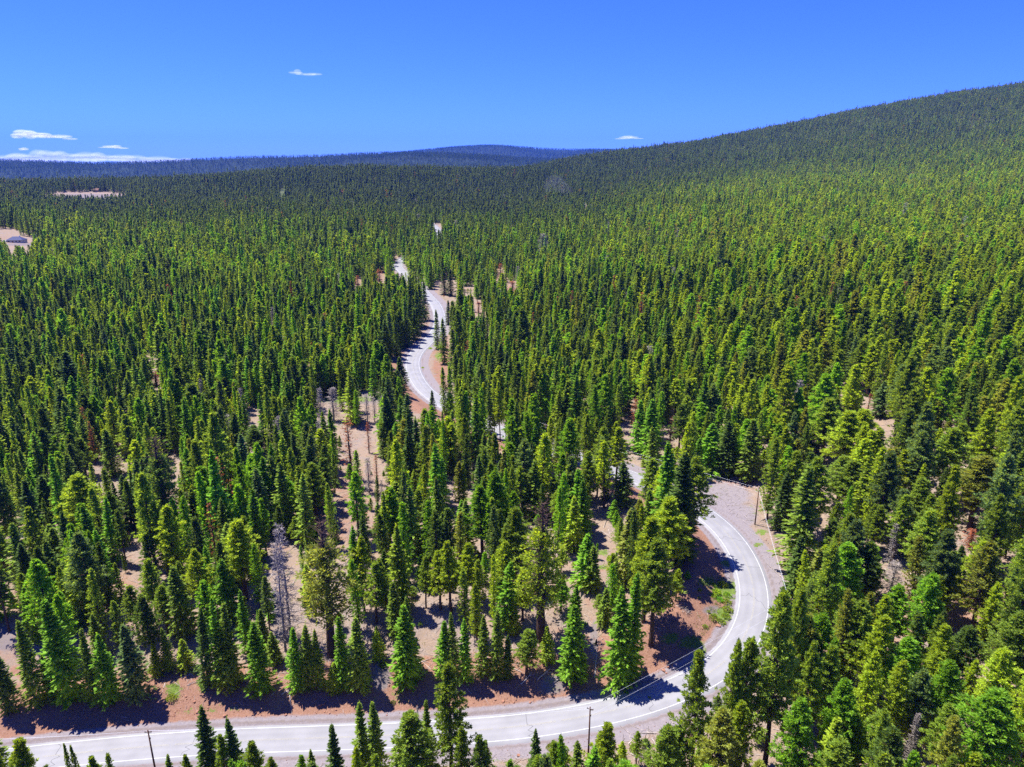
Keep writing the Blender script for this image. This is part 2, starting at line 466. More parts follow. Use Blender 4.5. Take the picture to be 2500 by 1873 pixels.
for q in ((1350, 1670, 40, 30), (930, 1650, 30, 50), (1740, 1490, 30, 14), (1450, 1560, 12, 60), (10, 1560, 30, 40), (1110, 930, 20, 12), (860, 970, 140, 22),
          (60, 597, 90, 4), (210, 480, 120, 8)): pale = np.maximum(pale, blob(*q) * .9)
grassy = np.zeros(len(gx))
for q in ((1690, 1570, 38, 20), (1640, 1560, 30, 16), (1770, 1440, 45, 32), (1765, 1500, 30, 22), (1770, 1375, 18, 10), (1710, 1595, 16, 16), (1725, 1420, 30, 14), (1745, 1610, 24, 12), (1755, 1163, 60, 9),
          (425, 1685, 24, 26), (497, 1675, 14, 22), (480, 1640, 14, 8), (1075, 845, 16, 12), (1070, 870, 10, 14), (915, 1297, 34, 7), (1140, 1220, 20, 7), (1470, 1385, 14, 8), (1470, 1350, 18, 10),
          (1425, 1525, 10, 12), (840, 975, 90, 10), (650, 1035, 25, 14), (1860, 1300, 20, 8), (1850, 1330, 14, 8), (118, 605, 14, 10), (1900, 1310, 14, 8), (1170, 1240, 12, 6), (1450, 1370, 14, 7)):
    grassy = np.maximum(grassy, blob(*q) * .85)
grassy = np.maximum(grassy, .32 * (vnoise(gx, gy, 14, 21) > .72) * (adr > 8))
open_far = np.zeros(len(gx))
for q in ((50, 588, 100, 26), (210, 480, 170, 18), (20, 560, 70, 20), (1430, 520, 10, 20)): open_far = np.maximum(open_far, np.clip(blob(*q) * 2.5, 0, 1))
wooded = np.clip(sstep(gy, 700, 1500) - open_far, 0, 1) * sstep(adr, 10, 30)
gi_ = np.arange(NA * NR).reshape(NR, NA)
GF = np.stack([gi_[:-1, :-1], gi_[:-1, 1:], gi_[1:, 1:], gi_[1:, :-1]], -1).reshape(-1, 4)
GV = np.stack([gx, gy, GZ.ravel() + CAMZ], 1)
gme = new_mesh("ground", GV, GF, [M_SOIL], smooth=True)
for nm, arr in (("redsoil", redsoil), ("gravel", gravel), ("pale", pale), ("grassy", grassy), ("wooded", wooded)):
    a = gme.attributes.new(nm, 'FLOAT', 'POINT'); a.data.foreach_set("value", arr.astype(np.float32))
link("ground", gme, kind="structure")

# ------------------------------------------------------------------ road, markings, cracks
def strip(i0, i1, offs, dz, mat, name, thick=None, attr=False):
    idx = np.arange(i0, i1)
    V = []; n = len(offs); A = []
    for o, z in offs:
        V.append(road[idx] + r_nrm[idx] * o + np.array([0, 0, CAMZ + dz + z])); A.append(np.full(len(idx), o))
    V = np.stack(V, 1).reshape(-1, 3); A = np.stack(A, 1).ravel()
    k = np.arange(len(idx) - 1)
    F = np.concatenate([np.stack([k * n + j + 1, k * n + j, (k + 1) * n + j, (k + 1) * n + j + 1], 1) for j in range(n - 1)])
    me = new_mesh(name, V, F, [mat])
    if attr:
        a = me.attributes.new("across", 'FLOAT', 'POINT'); a.data.foreach_set("value", A.astype(np.float32))
    return me
NRD = len(road)
HW = 3.95
me = strip(0, NRD, [(-HW - .5, -.35), (-HW, 0), (-1.75, .03), (0, .05), (1.75, .03), (HW, 0), (HW + .5, -.35)], 0, M_ROAD, "road", attr=True)
link("road", me, kind="structure")
def crown(o): return .05 * (1 - abs(o) / HW)
mk = bpy.data.meshes.new("road_markings")
Vs, Fs, Ms = [], [], []; cnt = 0
def addstrip(i0, i1, o, wd, mi):
    global cnt
    me = strip(i0, i1, [(o - wd / 2, crown(o - wd / 2)), (o + wd / 2, crown(o + wd / 2))], .012, M_LINE, "t")
    V = np.empty(len(me.vertices) * 3, np.float32); me.vertices.foreach_get("co", V)
    F = np.empty(len(me.loops), np.int32); me.loops.foreach_get("vertex_index", F)
    Vs.append(V.reshape(-1, 3)); Fs.append(F.reshape(-1, 4) + cnt); Ms.append(np.full(len(F) // 4, mi)); cnt += len(V) // 3
    bpy.data.meshes.remove(me)
addstrip(0, NRD, 3.35, .14, 0); addstrip(0, NRD, -3.35, .14, 0)
i = 0
while i < NRD - 12:
    addstrip(i, i + 11, .11, .09, 1); addstrip(i, i + 11, -.11, .09, 1)
    i += 11
me = new_mesh("road_markings", np.vstack(Vs), np.vstack(Fs), [M_LINE, M_YELLOW], np.concatenate(Ms))
link("road_markings", me, kind="structure")
# transverse and lengthwise cracks in the asphalt
rr = random.Random(5)
V, F = [], []
def crack(pts, wd):
    pts = np.array(pts)
    for a, b in zip(pts[:-1], pts[1:]):
        d = b - a; nn = np.array([-d[1], d[0], 0]); nn = nn / (np.linalg.norm(nn) + 1e-9) * wd / 2
        k = len(V); V.extend([a - nn, b - nn, b + nn, a + nn]); F.append((k, k + 1, k + 2, k + 3))
def rp(i, o): return road[i] + r_nrm[i] * o + np.array([0, 0, CAMZ + crown(o) + .009])
i = 25
while i < NRD - 40:
    o = -3.6; pts = []; j = i
    while o < 3.6:
        pts.append(rp(int(min(max(j, 0), NRD - 1)), o)); o += rr.uniform(.5, .9); j += rr.uniform(-.8, .9)
    if rr.random() < .85: crack(pts if rr.random() < .7 else pts[:len(pts) // 2 + 1], rr.uniform(.05, .10))
    i += rr.randint(8, 22)
for i0 in range(260, 400, 7): crack([rp(j, -.45 + .15 * math.sin(j * .7)) for j in range(i0, i0 + 6)], .05)
link("road_cracks", new_mesh("road_cracks", np.array(V), [tuple(f) for f in F], [M_CRACK]), kind="structure")

# ------------------------------------------------------------------ distant hills
def ridge(name, sky, zd0, zd1, drop, mat, seed):
    px = np.linspace(-900, 3400, 420)
    top = np.interp(px, [s[0] for s in sky], [s[1] for s in sky])
    k = np.ones(15) / 15; top = np.convolve(np.pad(top, 7, mode='edge'), k, 'valid')
    rows = []
    ts = np.concatenate([np.linspace(0, 1, 36), [1.12, 1.3]])
    for t in ts:
        zd = zd0 + (zd1 - zd0) * t
        x1, y1, z1 = at_depth(px, top, zd1)
        x = x1 * zd / zd1; y = y1 * zd / zd1
        if t <= 1: z = -drop + (z1 + drop) * (math.sin(t * math.pi / 2) ** 1.15)
        else: z = z1 - (t - 1) * 400
        z = z + (vnoise(x, y, 900, seed) - .5) * 110 * math.sin(min(t, 1) * math.pi) + (vnoise(x, y, 300, seed + 1) - .5) * 30 * math.sin(min(t, 1) * math.pi)
        rows.append(np.stack([x, y, z + CAMZ], 1))
    V = np.array(rows); nr, nc = V.shape[:2]
    g = np.arange(nr * nc).reshape(nr, nc)
    F = np.stack([g[:-1, :-1], g[:-1, 1:], g[1:, 1:], g[1:, :-1]], -1).reshape(-1, 4)
    link(name, new_mesh(name, V.reshape(-1, 3), F, [mat], smooth=True), kind="structure")
    return V
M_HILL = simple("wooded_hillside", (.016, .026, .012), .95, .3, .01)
SKY_NEAR = [(-900, 400), (-200, 394), (0, 393), (120, 396), (220, 402), (400, 398), (520, 390), (600, 386), (800, 383), (920, 376), (1000, 374), (1150, 378), (1250, 386), (1500, 400), (3400, 420)]
SKY_FAR = [(-900, 430), (700, 420), (850, 395), (950, 376), (1040, 368), (1110, 362), (1160, 356), (1200, 355), (1250, 358), (1300, 364), (1370, 368), (1480, 366), (1560, 372), (1700, 385), (3400, 400)]
R1 = ridge("hills", SKY_NEAR, 3900, 5900, 300, M_HILL, 31)
R2 = ridge("far_hills", SKY_FAR, 6900, 9800, 250, M_HILL, 41)

# ------------------------------------------------------------------ tree shapes
H0, R0 = 24.0, 3.4                                          # a prototype's height and crown radius

def unit(v): return v / (np.linalg.norm(v, axis=-1, keepdims=True) + 1e-9)

def kites(C, D, Nn, L, W):
    """needle tufts: pointed flat sprays, C centres, D directions, Nn face normals"""
    S = unit(np.cross(D, Nn)); L = np.asarray(L).reshape(-1, 1); W = np.asarray(W).reshape(-1, 1)
    V = np.stack([C - D * L * .5, C + S * W * .5 - D * L * .05, C + D * L * .5, C - S * W * .5 - D * L * .05], 1)
    return V.reshape(-1, 3)

def limbs(A, B, ra, rb):
    """three-sided tapering limbs"""
    D = unit(B - A); up = np.where(np.abs(D[:, 2:3]) < .9, np.array([[0, 0, 1.]]), np.array([[1., 0, 0]]))
    S = unit(np.cross(D, up)); T = np.cross(D, S); V = []
    for P, r in ((A, ra), (B, rb)):
        r = np.broadcast_to(np.asarray(r, float), (len(A),)).reshape(-1, 1)
        for k in range(3):
            t = 2 * math.pi * k / 3; V.append(P + (S * math.cos(t) + T * math.sin(t)) * r)
    V = np.stack(V, 1).reshape(-1, 3); n = np.arange(len(A))[:, None] * 6
    F = np.concatenate([n + np.array([[k, (k + 1) % 3, 3 + (k + 1) % 3, 3 + k]]) for k in range(3)])
    return V, F

def trunk_geo(H, r, g, sides=8, lean=.25):
    zs = np.array([-1.2, 0, .03, .15, .35, .55, .75, .9, 1.0]) * np.array([1, 1, H, H, H, H, H, H, H]); zs[0] = -1.2
    rad = r * np.array([1.25, 1.15, 1, .9, .74, .56, .34, .16, .03]); wx = g.uniform(-1, 1, len(zs)) * lean * .4; wx[:3] = 0; wx[-2:] *= .3
    wy = g.uniform(-1, 1, len(zs)) * lean * .4; wy[:3] = 0
    t = np.arange(sides) / sides * 2 * math.pi
    V = np.stack([np.stack([wx[i] + np.cos(t) * rad[i], wy[i] + np.sin(t) * rad[i], np.full(sides, zs[i])], 1) for i in range(len(zs))]).reshape(-1, 3)
    F = []
    for i in range(len(zs) - 1):
        k = np.arange(sides); F.append(np.stack([i * sides + k, i * sides + (k + 1) % sides, (i + 1) * sides + (k + 1) % sides, (i + 1) * sides + k], 1))
    return V, np.concatenate(F)

def branch_set(kind, nb, g):
    """start heights, azimuths, lengths, slopes of the branches"""
    az = np.arange(nb) * 2.39996 + g.uniform(-.5, .5, nb)
    if kind == 'fir':
        s = (np.arange(nb) + g.uniform(0, 1, nb)) / nb; s = s ** .92; t0 = .05
        tiers = 26; s = np.where(g.rand(nb) < .75, (np.floor(s * tiers) + .5 + g.uniform(-.18, .18, nb)) / tiers, s)
        ln = R0 * np.clip(1 - s, 0, 1) ** .78 * g.uniform(.72, 1.12, nb) * np.minimum(1, .62 + s * 4) + .18
        slope = -.28 + .75 * s + g.uniform(-.1, .1, nb)
    elif kind == 'narrow':
        s = (np.arange(nb) + g.uniform(0, 1, nb)) / nb; t0 = .12
        ln = R0 * (np.clip(1 - s, 0, 1) ** .55) * g.uniform(.6, 1.1, nb) * np.minimum(1, .55 + s * 2.2) * .92 + .2
        slope = -.1 + .75 * s + g.uniform(-.2, .25, nb)
    elif kind in ('pine', 'oldpine'):
        s = (np.arange(nb) + g.uniform(0, 1, nb)) / nb; t0 = .34 if kind == 'pine' else .30
        prof = np.where(s < .18, .66 + 1.9 * s, np.clip(1 - (s - .18) / .84, 0, 1) ** .80)
        ln = R0 * prof * g.uniform(.55, 1.18, nb) + .25
        slope = -.12 + .75 * s + g.uniform(-.15, .25, nb)
    else:                                                  # dead
        s = (np.arange(nb) + g.uniform(0, 1, nb)) / nb; t0 = .12
        ln = R0 * .62 * np.clip(1.05 - s, 0, 1) ** .5 * g.uniform(.3, 1.15, nb) + .15
        slope = -.15 + .5 * s + g.uniform(-.25, .3, nb)
    z = H0 * (t0 + (1 - t0) * s * .985)
    # an uneven outline: some sides thin, some full
    ph = g.uniform(0, 6.28, 3); ln = ln * (1 + .16 * np.sin(az + ph[0]) + .12 * np.sin(2 * az + z * .5 + ph[1]) + .10 * np.sin(z * 1.1 + ph[2]))
    return z, az, ln, slope

def tree_geo(kind, seed, q=1.0, big=1.0):
    """-> (crown V, crown F) , (trunk V, trunk F). q scales how many tufts, big how large each is"""
    g = np.random.RandomState(seed)
    nbs = {'fir': 230, 'narrow': 210, 'pine': 150, 'oldpine': 190, 'dead': 150, 'red': 150}[kind]
    nb = max(14, int(nbs * q ** .6))
    z, az, ln, sl = branch_set('dead' if kind in ('dead', 'red') else kind, nb, g)
    dirh = np.stack([np.cos(az), np.sin(az), np.zeros(nb)], 1)
    D = unit(dirh + np.array([0, 0, 1.]) * sl[:, None])
    P0 = np.stack([np.zeros(nb), np.zeros(nb), z], 1)
    tr = {'fir': .30, 'narrow': .27, 'pine': .36, 'oldpine': .62, 'dead': .27, 'red': .27}[kind]
    TV, TF = trunk_geo(H0, tr, g, 8 if q > .5 else 5)
    if q > .3:
        keep = g.rand(nb) < {'fir': .35, 'narrow': .5, 'pine': 1, 'oldpine': 1, 'dead': 1, 'red': 1}[kind]
        LV, LF = limbs(P0[keep], (P0 + D * ln[:, None] * .85)[keep], .022 * ln[keep] + .03, .015)
        TF = np.vstack([TF, LF + len(TV)]); TV = np.vstack([TV, LV])
    Cs, Ds, Ns, Ls, Ws = [], [], [], [], []
    if kind == 'fir':
        m = max(2, int(16 * q ** .4))
        for j in range(m):
            f = (j + g.uniform(.1, .9, nb)) / m * .86 + .14
            side = g.uniform(-1, 1, nb)
            lat = np.stack([-np.sin(az), np.cos(az), np.zeros(nb)], 1)
            C = P0 + D * (ln * f)[:, None] + lat * (side * ln * .30 * (1.15 - f))[:, None]
            C[:, 2] -= (f ** 2) * ln * .10 - g.uniform(-.12, .12, nb)
            d = unit(D + lat * (side * .8)[:, None] + g.normal(0, .12, (nb, 3)))
            nn = unit(np.array([[0, 0, 1.]]) + g.normal(0, .38, (nb, 3)))
            Cs.append(C); Ds.append(d); Ns.append(nn); Ls.append(g.uniform(.55, 1.0, nb) * big * (.6 + .4 * np.minimum(ln / 2, 1))); Ws.append(g.uniform(.26, .46, nb) * big)
        # hanging under-sprays fill the silhouette
        C = P0 + D * (ln * g.uniform(.2, .8, nb))[:, None]; C[:, 2] -= .25
        Cs.append(C); Ds.append(unit(D + np.array([[0, 0, -.8]]))); Ns.append(unit(np.cross(D, g.normal(0, 1, (nb, 3))))); Ls.append(np.full(nb, .9 * big)); Ws.append(np.full(nb, .45 * big))
    elif kind in ('pine', 'oldpine', 'narrow', 'red'):
        spec = {'pine': ((.40, .60, .8, .97), 19), 'oldpine': ((.3, .5, .7, .85, 1.0), 12), 'narrow': ((.3, .55, .78, .98), 11), 'red': ((.35, .7, 1.), 3)}[kind]
        cut = z < H0 * .80 if kind == 'oldpine' else np.ones(nb, bool)
        nt = max(2, int(round(spec[1] * q ** .4)))
        for f in spec[0]:
            if q < .3 and f == spec[0][0]: continue
            jit = f + g.uniform(-.1, .06, nb); lat = np.stack([-np.sin(az), np.cos(az), np.zeros(nb)], 1)
            cc = P0 + D * (ln * jit)[:, None] + lat * (g.uniform(-.28, .28, nb) * ln * f)[:, None]
            cc[:, 2] += g.uniform(-.1, .4, nb)
            rad = g.uniform(.34, .62, nb) * (.7 + .3 * np.minimum(ln / 2.4, 1)) * (1.25 if kind == 'oldpine' else 1) * (.75 if kind in ('narrow', 'red') else 1)
            ok = cut & (g.rand(nb) < (.62 if kind == 'oldpine' else .45 if kind == 'red' else .93))
            for j in range(nt):
                o = unit(g.normal(0, 1, (nb, 3)) + np.array([[0, 0, .35]])); o[:, 2] *= .8
                C = cc + o * (rad * g.uniform(.35, .9, nb))[:, None]
                d = unit(o + D * .7 + np.array([[0, 0, .3]])); nn = unit(g.normal(0, 1, (nb, 3)) + np.array([[0, 0, .7]]))
                Cs.append(C[ok]); Ds.append(d[ok]); Ns.append(nn[ok]); n = ok.sum()
                Ls.append(g.uniform(.36, .66, n) * big); Ws.append(g.uniform(.13, .26, n) * big)
    else:                                                  # bare grey twigs
        for j in range(max(3, int(12 * q ** .4))):
            f = g.uniform(.25, 1, nb); C = P0 + D * (ln * f)[:, None]; d = unit(D + g.normal(0, .7, (nb, 3)))
            Cs.append(C + d * .3); Ds.append(d); Ns.append(unit(g.normal(0, 1, (nb, 3)))); Ls.append(g.uniform(.5, 1.1, nb) * big); Ws.append(g.uniform(.05, .11, nb) * big)
    C = np.vstack(Cs); CVv = kites(C, np.vstack(Ds), np.vstack(Ns), np.concatenate(Ls), np.concatenate(Ws))
    if kind in ('fir', 'narrow', 'pine'):                  # the leader
        k = 8; zz = H0 * g.uniform(.955, 1.015, k); a = g.uniform(0, 6.28, k)
        c = np.stack([np.cos(a) * .1, np.sin(a) * .1, zz], 1); d = unit(np.stack([np.cos(a), np.sin(a), np.full(k, 2.2)], 1))
        CVv = np.vstack([CVv, kites(c, d, unit(g.normal(0, 1, (k, 3))), np.full(k, .8 * big), np.full(k, .3 * big))])
    if kind == 'oldpine':                                  # bare grey spikes in the broken top are part of the trunk mesh
        n = 46; zz = H0 * g.uniform(.74, 1.0, n); a = g.uniform(0, 6.28, n); A = np.stack([np.zeros(n), np.zeros(n), zz], 1)
        l = g.uniform(.8, 2.6, n) * np.clip(1.3 - (zz / H0 - .74) * 3, .3, 1)
        B = A + unit(np.stack([np.cos(a), np.sin(a), g.uniform(.1, .9, n)], 1)) * l[:, None]
        LV, LF = limbs(A, B, .07, .02); TF = np.vstack([TF, LF + len(TV)]); TV = np.vstack([TV, LV])
        B2 = B + unit(np.stack([np.cos(a + .8), np.sin(a + .8), g.uniform(.1, .9, n)], 1)) * (l * .5)[:, None]
        LV, LF = limbs(B, B2, .035, .012); TF = np.vstack([TF, LF + len(TV)]); TV = np.vstack([TV, LV])
    CF = np.arange(len(CVv)).reshape(-1, 4)
    return (CVv, CF), (TV, TF)

def shrub_geo(seed, n=420):
    g = np.random.RandomState(seed)
    o = unit(g.normal(0, 1, (n, 3))); o[:, 2] = np.abs(o[:, 2])
    lump = 1 + .28 * np.sin(o[:, 0] * 5 + seed) * np.cos(o[:, 1] * 6)
    C = o * (g.uniform(.45, 1, n) ** .5 * lump)[:, None] * np.array([1, 1, .8])
    V = kites(C, unit(o + g.normal(0, .4, (n, 3)) + np.array([[0, 0, .5]])), unit(g.normal(0, 1, (n, 3)) + np.array([[0, 0, .8]])), g.uniform(.16, .32, n), g.uniform(.1, .2, n))
    A = np.zeros((26, 3)); B = unit(g.normal(0, 1, (26, 3)) + np.array([[0, 0, .9]])) * .75
    return (V, np.arange(len(V)).reshape(-1, 4)), limbs(A, B, .03, .01)

NEAR = {}
for kind, seeds in (('fir', (11, 12, 13, 14)), ('narrow', (21, 22, 23)), ('pine', (31, 32, 33, 34)), ('oldpine', (41,)), ('dead', (51, 52)), ('red', (61, 62))):
    NEAR[kind] = []
    for s in seeds:
        (cv, cf_), (tv, tf) = tree_geo(kind, s, 1.0, 1.0)
        if kind == 'dead': cm = new_mesh("dead_twigs", cv, cf_, [M_DEADWOOD])
        else: cm = new_mesh({'fir': "fir_crown", 'narrow': "narrow_crown", 'pine': "pine_crown", 'oldpine': "old_pine_crown", 'red': "red_needles"}[kind], cv, cf_, [M_NEEDLE])
        tm = new_mesh("tree_trunk", tv, tf, [M_DEADWOOD if kind == 'dead' else M_BARK_FIR if kind in ('fir', 'red') else M_BARK], smooth=False)
        NEAR[kind].append((cm, tm))

# ------------------------------------------------------------------ trees placed from the photograph
# (kind, base x, base y, top y, crown width) in zoomed crops; each crop is (x0, y0, scale)
Z1, Z2, Z3, Z4 = (0, 1250, .3843), (800, 1250, .3843), (1600, 1250, .4069), (1250, 950, .3843)
ZC, Z7, ZR, Z0 = (600, 900, .2716), (0, 800, .3843), (1900, 900, .2716), (0, 0, 1.0)
Z5 = (800, 500, .3319)
HAND = []
def put(z, rows):
    for r in rows: HAND.append((r[0], z[0] + r[1] * z[2], z[1] + r[2] * z[2], z[1] + r[3] * z[2], r[4] * z[2], r[5] if len(r) > 5 else 'g'))
# tints: g mid green, b bright green, y yellow green, d dark green, u blue green, o olive
put(Z1, [('fir', 240, 1245, 690, 165, 'g'), ('fir', 70, 1280, 860, 140, 'd'), ('fir', 445, 1210, 548, 250, 'b'), ('fir', 330, 1200, 900, 100, 'g'), ('fir', 610, 1215, 735, 120, 'g'), ('fir', 715, 1215, 758, 165, 'b'),
         ('fir', 865, 1195, 700, 190, 'u'), ('fir', 1000, 1040, 835, 85, 'y'), ('fir', 1078, 1010, 740, 90, 'g'), ('fir', 1185, 1000, 800, 112, 'y'), ('fir', 1325, 1110, 608, 130, 'd'),
         ('fir', 1415, 1110, 530, 130, 'b'), ('fir', 1490, 1095, 575, 150, 'g'), ('fir', 1440, 1120, 720, 170, 'g'), ('fir', 1582, 900, 488, 105, 'b'), ('fir', 1662, 1160, 700, 180, 'b'), ('fir', 1755, 960, 755, 105, 'g'),
         ('fir', 1685, 880, 612, 100, 'g'), ('fir', 1895, 1140, 730, 130, 'b'), ('fir', 1960, 1130, 710, 130, 'g'), ('fir', 2040, 1120, 745, 105, 'g'), ('fir', 2130, 1140, 950, 120, 'y'),
         ('dead', 1815, 885, 185, 110), ('dead', 1850, 800, 85, 130), ('oldpine', 2110, 905, 75, 300, 'o'), ('pine', 1565, 560, 55, 230, 'y'), ('pine', 1070, 780, 470, 130, 'g'), ('narrow', 780, 880, 560, 110, 'g'),
         ('fir', 640, 930, 640, 110, 'g'), ('pine', 60, 760, 150, 120, 'd'), ('narrow', 210, 700, 390, 120, 'g'), ('narrow', 440, 690, 350, 90, 'g'), ('fir', 370, 330, 95, 130, 'g'),
         ('pine', 1290, 640, 240, 150, 'y'), ('narrow', 1170, 560, 310, 100, 'g'), ('pine', 1000, 690, 300, 130, 'g'),
         ('fir', 40, 1860, 1290, 190, 'g'), ('fir', -30, 1840, 1380, 200, 'd'), ('pine', 230, 2040, 1450, 200, 'y'), ('fir', 1350, 1830, 1238, 180, 'd'), ('fir', 1545, 1860, 1305, 150, 'd'), ('pine', 1470, 1900, 1420, 120, 'g'),
         ('pine', 1655, 2000, 1485, 170, 'g'), ('fir', 2165, 1880, 1340, 150, 'd'), ('fir', 2000, 1900, 1498, 110, 'g'), ('narrow', 580, 1960, 1478, 70, 'g'), ('narrow', 520, 1970, 1470, 60, 'g'), ('pine', 690, 2060, 1560, 130, 'g'),
         ('narrow', 770, 2000, 1540, 90, 'g'), ('fir', 1110, 1840, 1545, 95, 'g'), ('pine', 1245, 1960, 1550, 100, 'g'), ('pine', 1790, 2060, 1570, 120, 'g'), ('fir', 110, 2000, 1500, 150, 'y')])
put(Z2, [('fir', 235, 1700, 1205, 140, 'g'), ('fir', 318, 1720, 1198, 150, 'g'), ('pine', 790, 1790, 968, 215, 'g'), ('pine', 560, 1900, 1285, 290, 'g'), ('fir', 650, 1650, 1180, 110, 'g'), ('fir', 1312, 1820, 1378, 125, 'd'),
         ('pine', 1425, 1870, 1450, 130, 'g'), ('pine', 1740, 1850, 1345, 190, 'y'), ('pine', 2130, 1900, 1360, 230, 'g'), ('pine', 860, 1960, 1380, 130, 'g'), ('pine', 220, 2000, 1500, 110, 'y'), ('pine', 350, 2100, 1560, 140, 'g'),
         ('fir', 105, 1140, 650, 125, 'b'), ('fir', 215, 1140, 660, 165, 'g'), ('fir', 495, 1120, 595, 200, 'b'), ('fir', 530, 1000, 530, 130, 'g'), ('fir', 435, 790, 440, 140, 'g'), ('fir', 318, 850, 720, 65, 'g'),
         ('fir', 360, 590, 240, 110, 'd'), ('fir', 740, 1060, 690, 130, 'b'), ('fir', 800, 1070, 640, 110, 'g'), ('fir', 880, 1085, 680, 115, 'b'), ('fir', 990, 1040, 660, 115, 'g'), ('fir', 1075, 1065, 610, 125, 'g'),
         ('fir', 1142, 1065, 780, 90, 'd'), ('pine', 1262, 1040, 752, 160, 'g'), ('fir', 1392, 960, 722, 105, 'y'), ('fir', 1535, 1075, 580, 195, 'b'), ('fir', 1610, 1050, 850, 90, 'g'), ('fir', 1572, 720, 462, 110, 'b'),
         ('oldpine', 1352, 810, -60, 270, 'y'), ('fir', 1850, 1120, 480, 210, 'b'), ('fir', 1925, 1060, 380, 170, 'b'), ('pine', 2052, 845, 185, 230, 'g'), ('pine', 2005, 700, 20, 220, 'y'), ('fir', 1755, 720, 480, 110, 'g'),
         ('pine', 625, 610, 290, 95, 'g'), ('pine', 720, 620, 250, 140, 'y'), ('pine', 785, 640, 190, 150, 'y'), ('pine', 880, 560, 200, 130, 'y'), ('narrow', 960, 600, 300, 110, 'y'), ('pine', 1090, 640, 420, 120, 'g'),
         ('narrow', 950, 820, 450, 110, 'y'), ('fir', 600, 460, 270, 100, 'b'), ('fir', 470, 370, 90, 140, 'd'), ('pine', 235, 640, 170, 120, 'y'), ('pine', 195, 640, 240, 110, 'g'), ('fir', 1645, 460, 130, 170, 'b'), ('fir', 1680, 500, 210, 120, 'g'),
         ('pine', 1240, 690, 380, 130, 'y'), ('pine', 1480, 640, 420, 120, 'b'), ('pine', 1850, 250, 60, 80, 'g'), ('pine', 540, 540, 470, 60, 'g'), ('dead', 570, 1330, 1235, 20)])
put(Z4, [('pine', 960, 1240, 700, 250, 'y'), ('fir', 1060, 1100, 400, 260, 'd'), ('fir', 960, 1000, 330, 200, 'b'), ('pine', 1130, 990, 440, 200, 'g'), ('pine', 870, 800, 440, 150, 'g'), ('pine', 1040, 1345, 1140, 75, 'y'), ('fir', 1115, 1200, 1150, 40, 'b'),
         ('fir', 1815, 1160, 480, 250, 'g'), ('fir', 1700, 890, 520, 150, 'd'), ('narrow', 1620, 830, 310, 130, 'g'), ('pine', 1760, 830, 390, 150, 'g'), ('fir', 1250, 530, 215, 190, 'b'), ('fir', 1340, 555, 200, 150, 'd'), ('fir', 1390, 540, 240, 100, 'g'),
         ('fir', 1500, 580, 190, 170, 'g'), ('fir', 870, 440, 60, 160, 'b'), ('fir', 800, 400, 70, 120, 'b'), ('red', 1000, 380, 175, 65), ('red', 775, 280, 60, 60), ('narrow', 690, 1080, 820, 80, 'g'), ('narrow', 280, 560, 240, 60, 'g'), ('pine', 360, 600, 190, 140, 'b'),
         ('pine', 560, 600, 240, 130, 'g'), ('pine', 660, 620, 240, 120, 'y'), ('fir', 700, 740, 460, 150, 'd'), ('pine', 190, 620, 310, 120, 'y'), ('pine', 480, 780, 400, 120, 'g'), ('fir', 650, 830, 700, 80, 'b'),
         ('pine', 2060, 760, 430, 190, 'g'), ('pine', 2100, 560, 140, 230, 'y'), ('pine', 1960, 470, 60, 200, 'g')])
put(Z3, [('pine', 215, 1640, 838, 175, 'g'), ('pine', 385, 1600, 790, 130, 'g'), ('pine', 480, 1560, 770, 210, 'g'), ('pine', 650, 1560, 480, 250, 'g'), ('pine', 760, 1340, 475, 150, 'g'), ('pine', 960, 900, 200, 170, 'g'),
         ('pine', 1090, 760, 190, 230, 'b'), ('pine', 860, 1500, 800, 150, 'g'), ('pine', 1040, 1640, 1010, 220, 'b'), ('pine', 1420, 1260, 760, 230, 'b'), ('pine', 1250, 1230, 620, 180, 'y'), ('pine', 1650, 1150, 680, 150, 'y'),
         ('pine', 1300, 1620, 1210, 230, 'g'), ('pine', 1660, 1600, 1150, 180, 'g'), ('pine', 1900, 1700, 1070, 330, 'b'), ('pine', 100, 1700, 1290, 200, 'g'), ('dead', 1500, 1560, 1200, 60), ('dead', 1400, 520, 300, 110), ('red', 1885, 230, 100, 80),
         ('pine', 1140, 1680, 1250, 160, 'g'), ('pine', 2080, 1120, 600, 260, 'g'), ('pine', 1900, 560, 180, 160, 'y'), ('pine', 800, 900, 480, 130, 'g'), ('fir', 830, 520, 130, 170, 'd')])
put(ZR, [('pine', 700, 900, 370, 300, 'y'), ('pine', 1120, 850, 490, 200, 'y'), ('pine', 1440, 1200, 540, 300, 'g'), ('pine', 1720, 1430, 790, 380, 'o'), ('pine', 1220, 1520, 980, 250, 'g'), ('pine', 600, 1320, 830, 300, 'g'),
         ('pine', 350, 760, 60, 260, 'b'), ('pine', 1140, 470, 10, 270, 'o'), ('fir', 910, 430, 110, 180, 'u'), ('fir', 680, 380, 200, 140, 'b'), ('red', 800, 400, 220, 60), ('pine', 240, 1560, 800, 300, 'g'), ('red', 1715, 1590, 1440, 130),
         ('fir', 240, 800, 470, 200, 'd'), ('pine', 1560, 1010, 500, 250, 'g')])
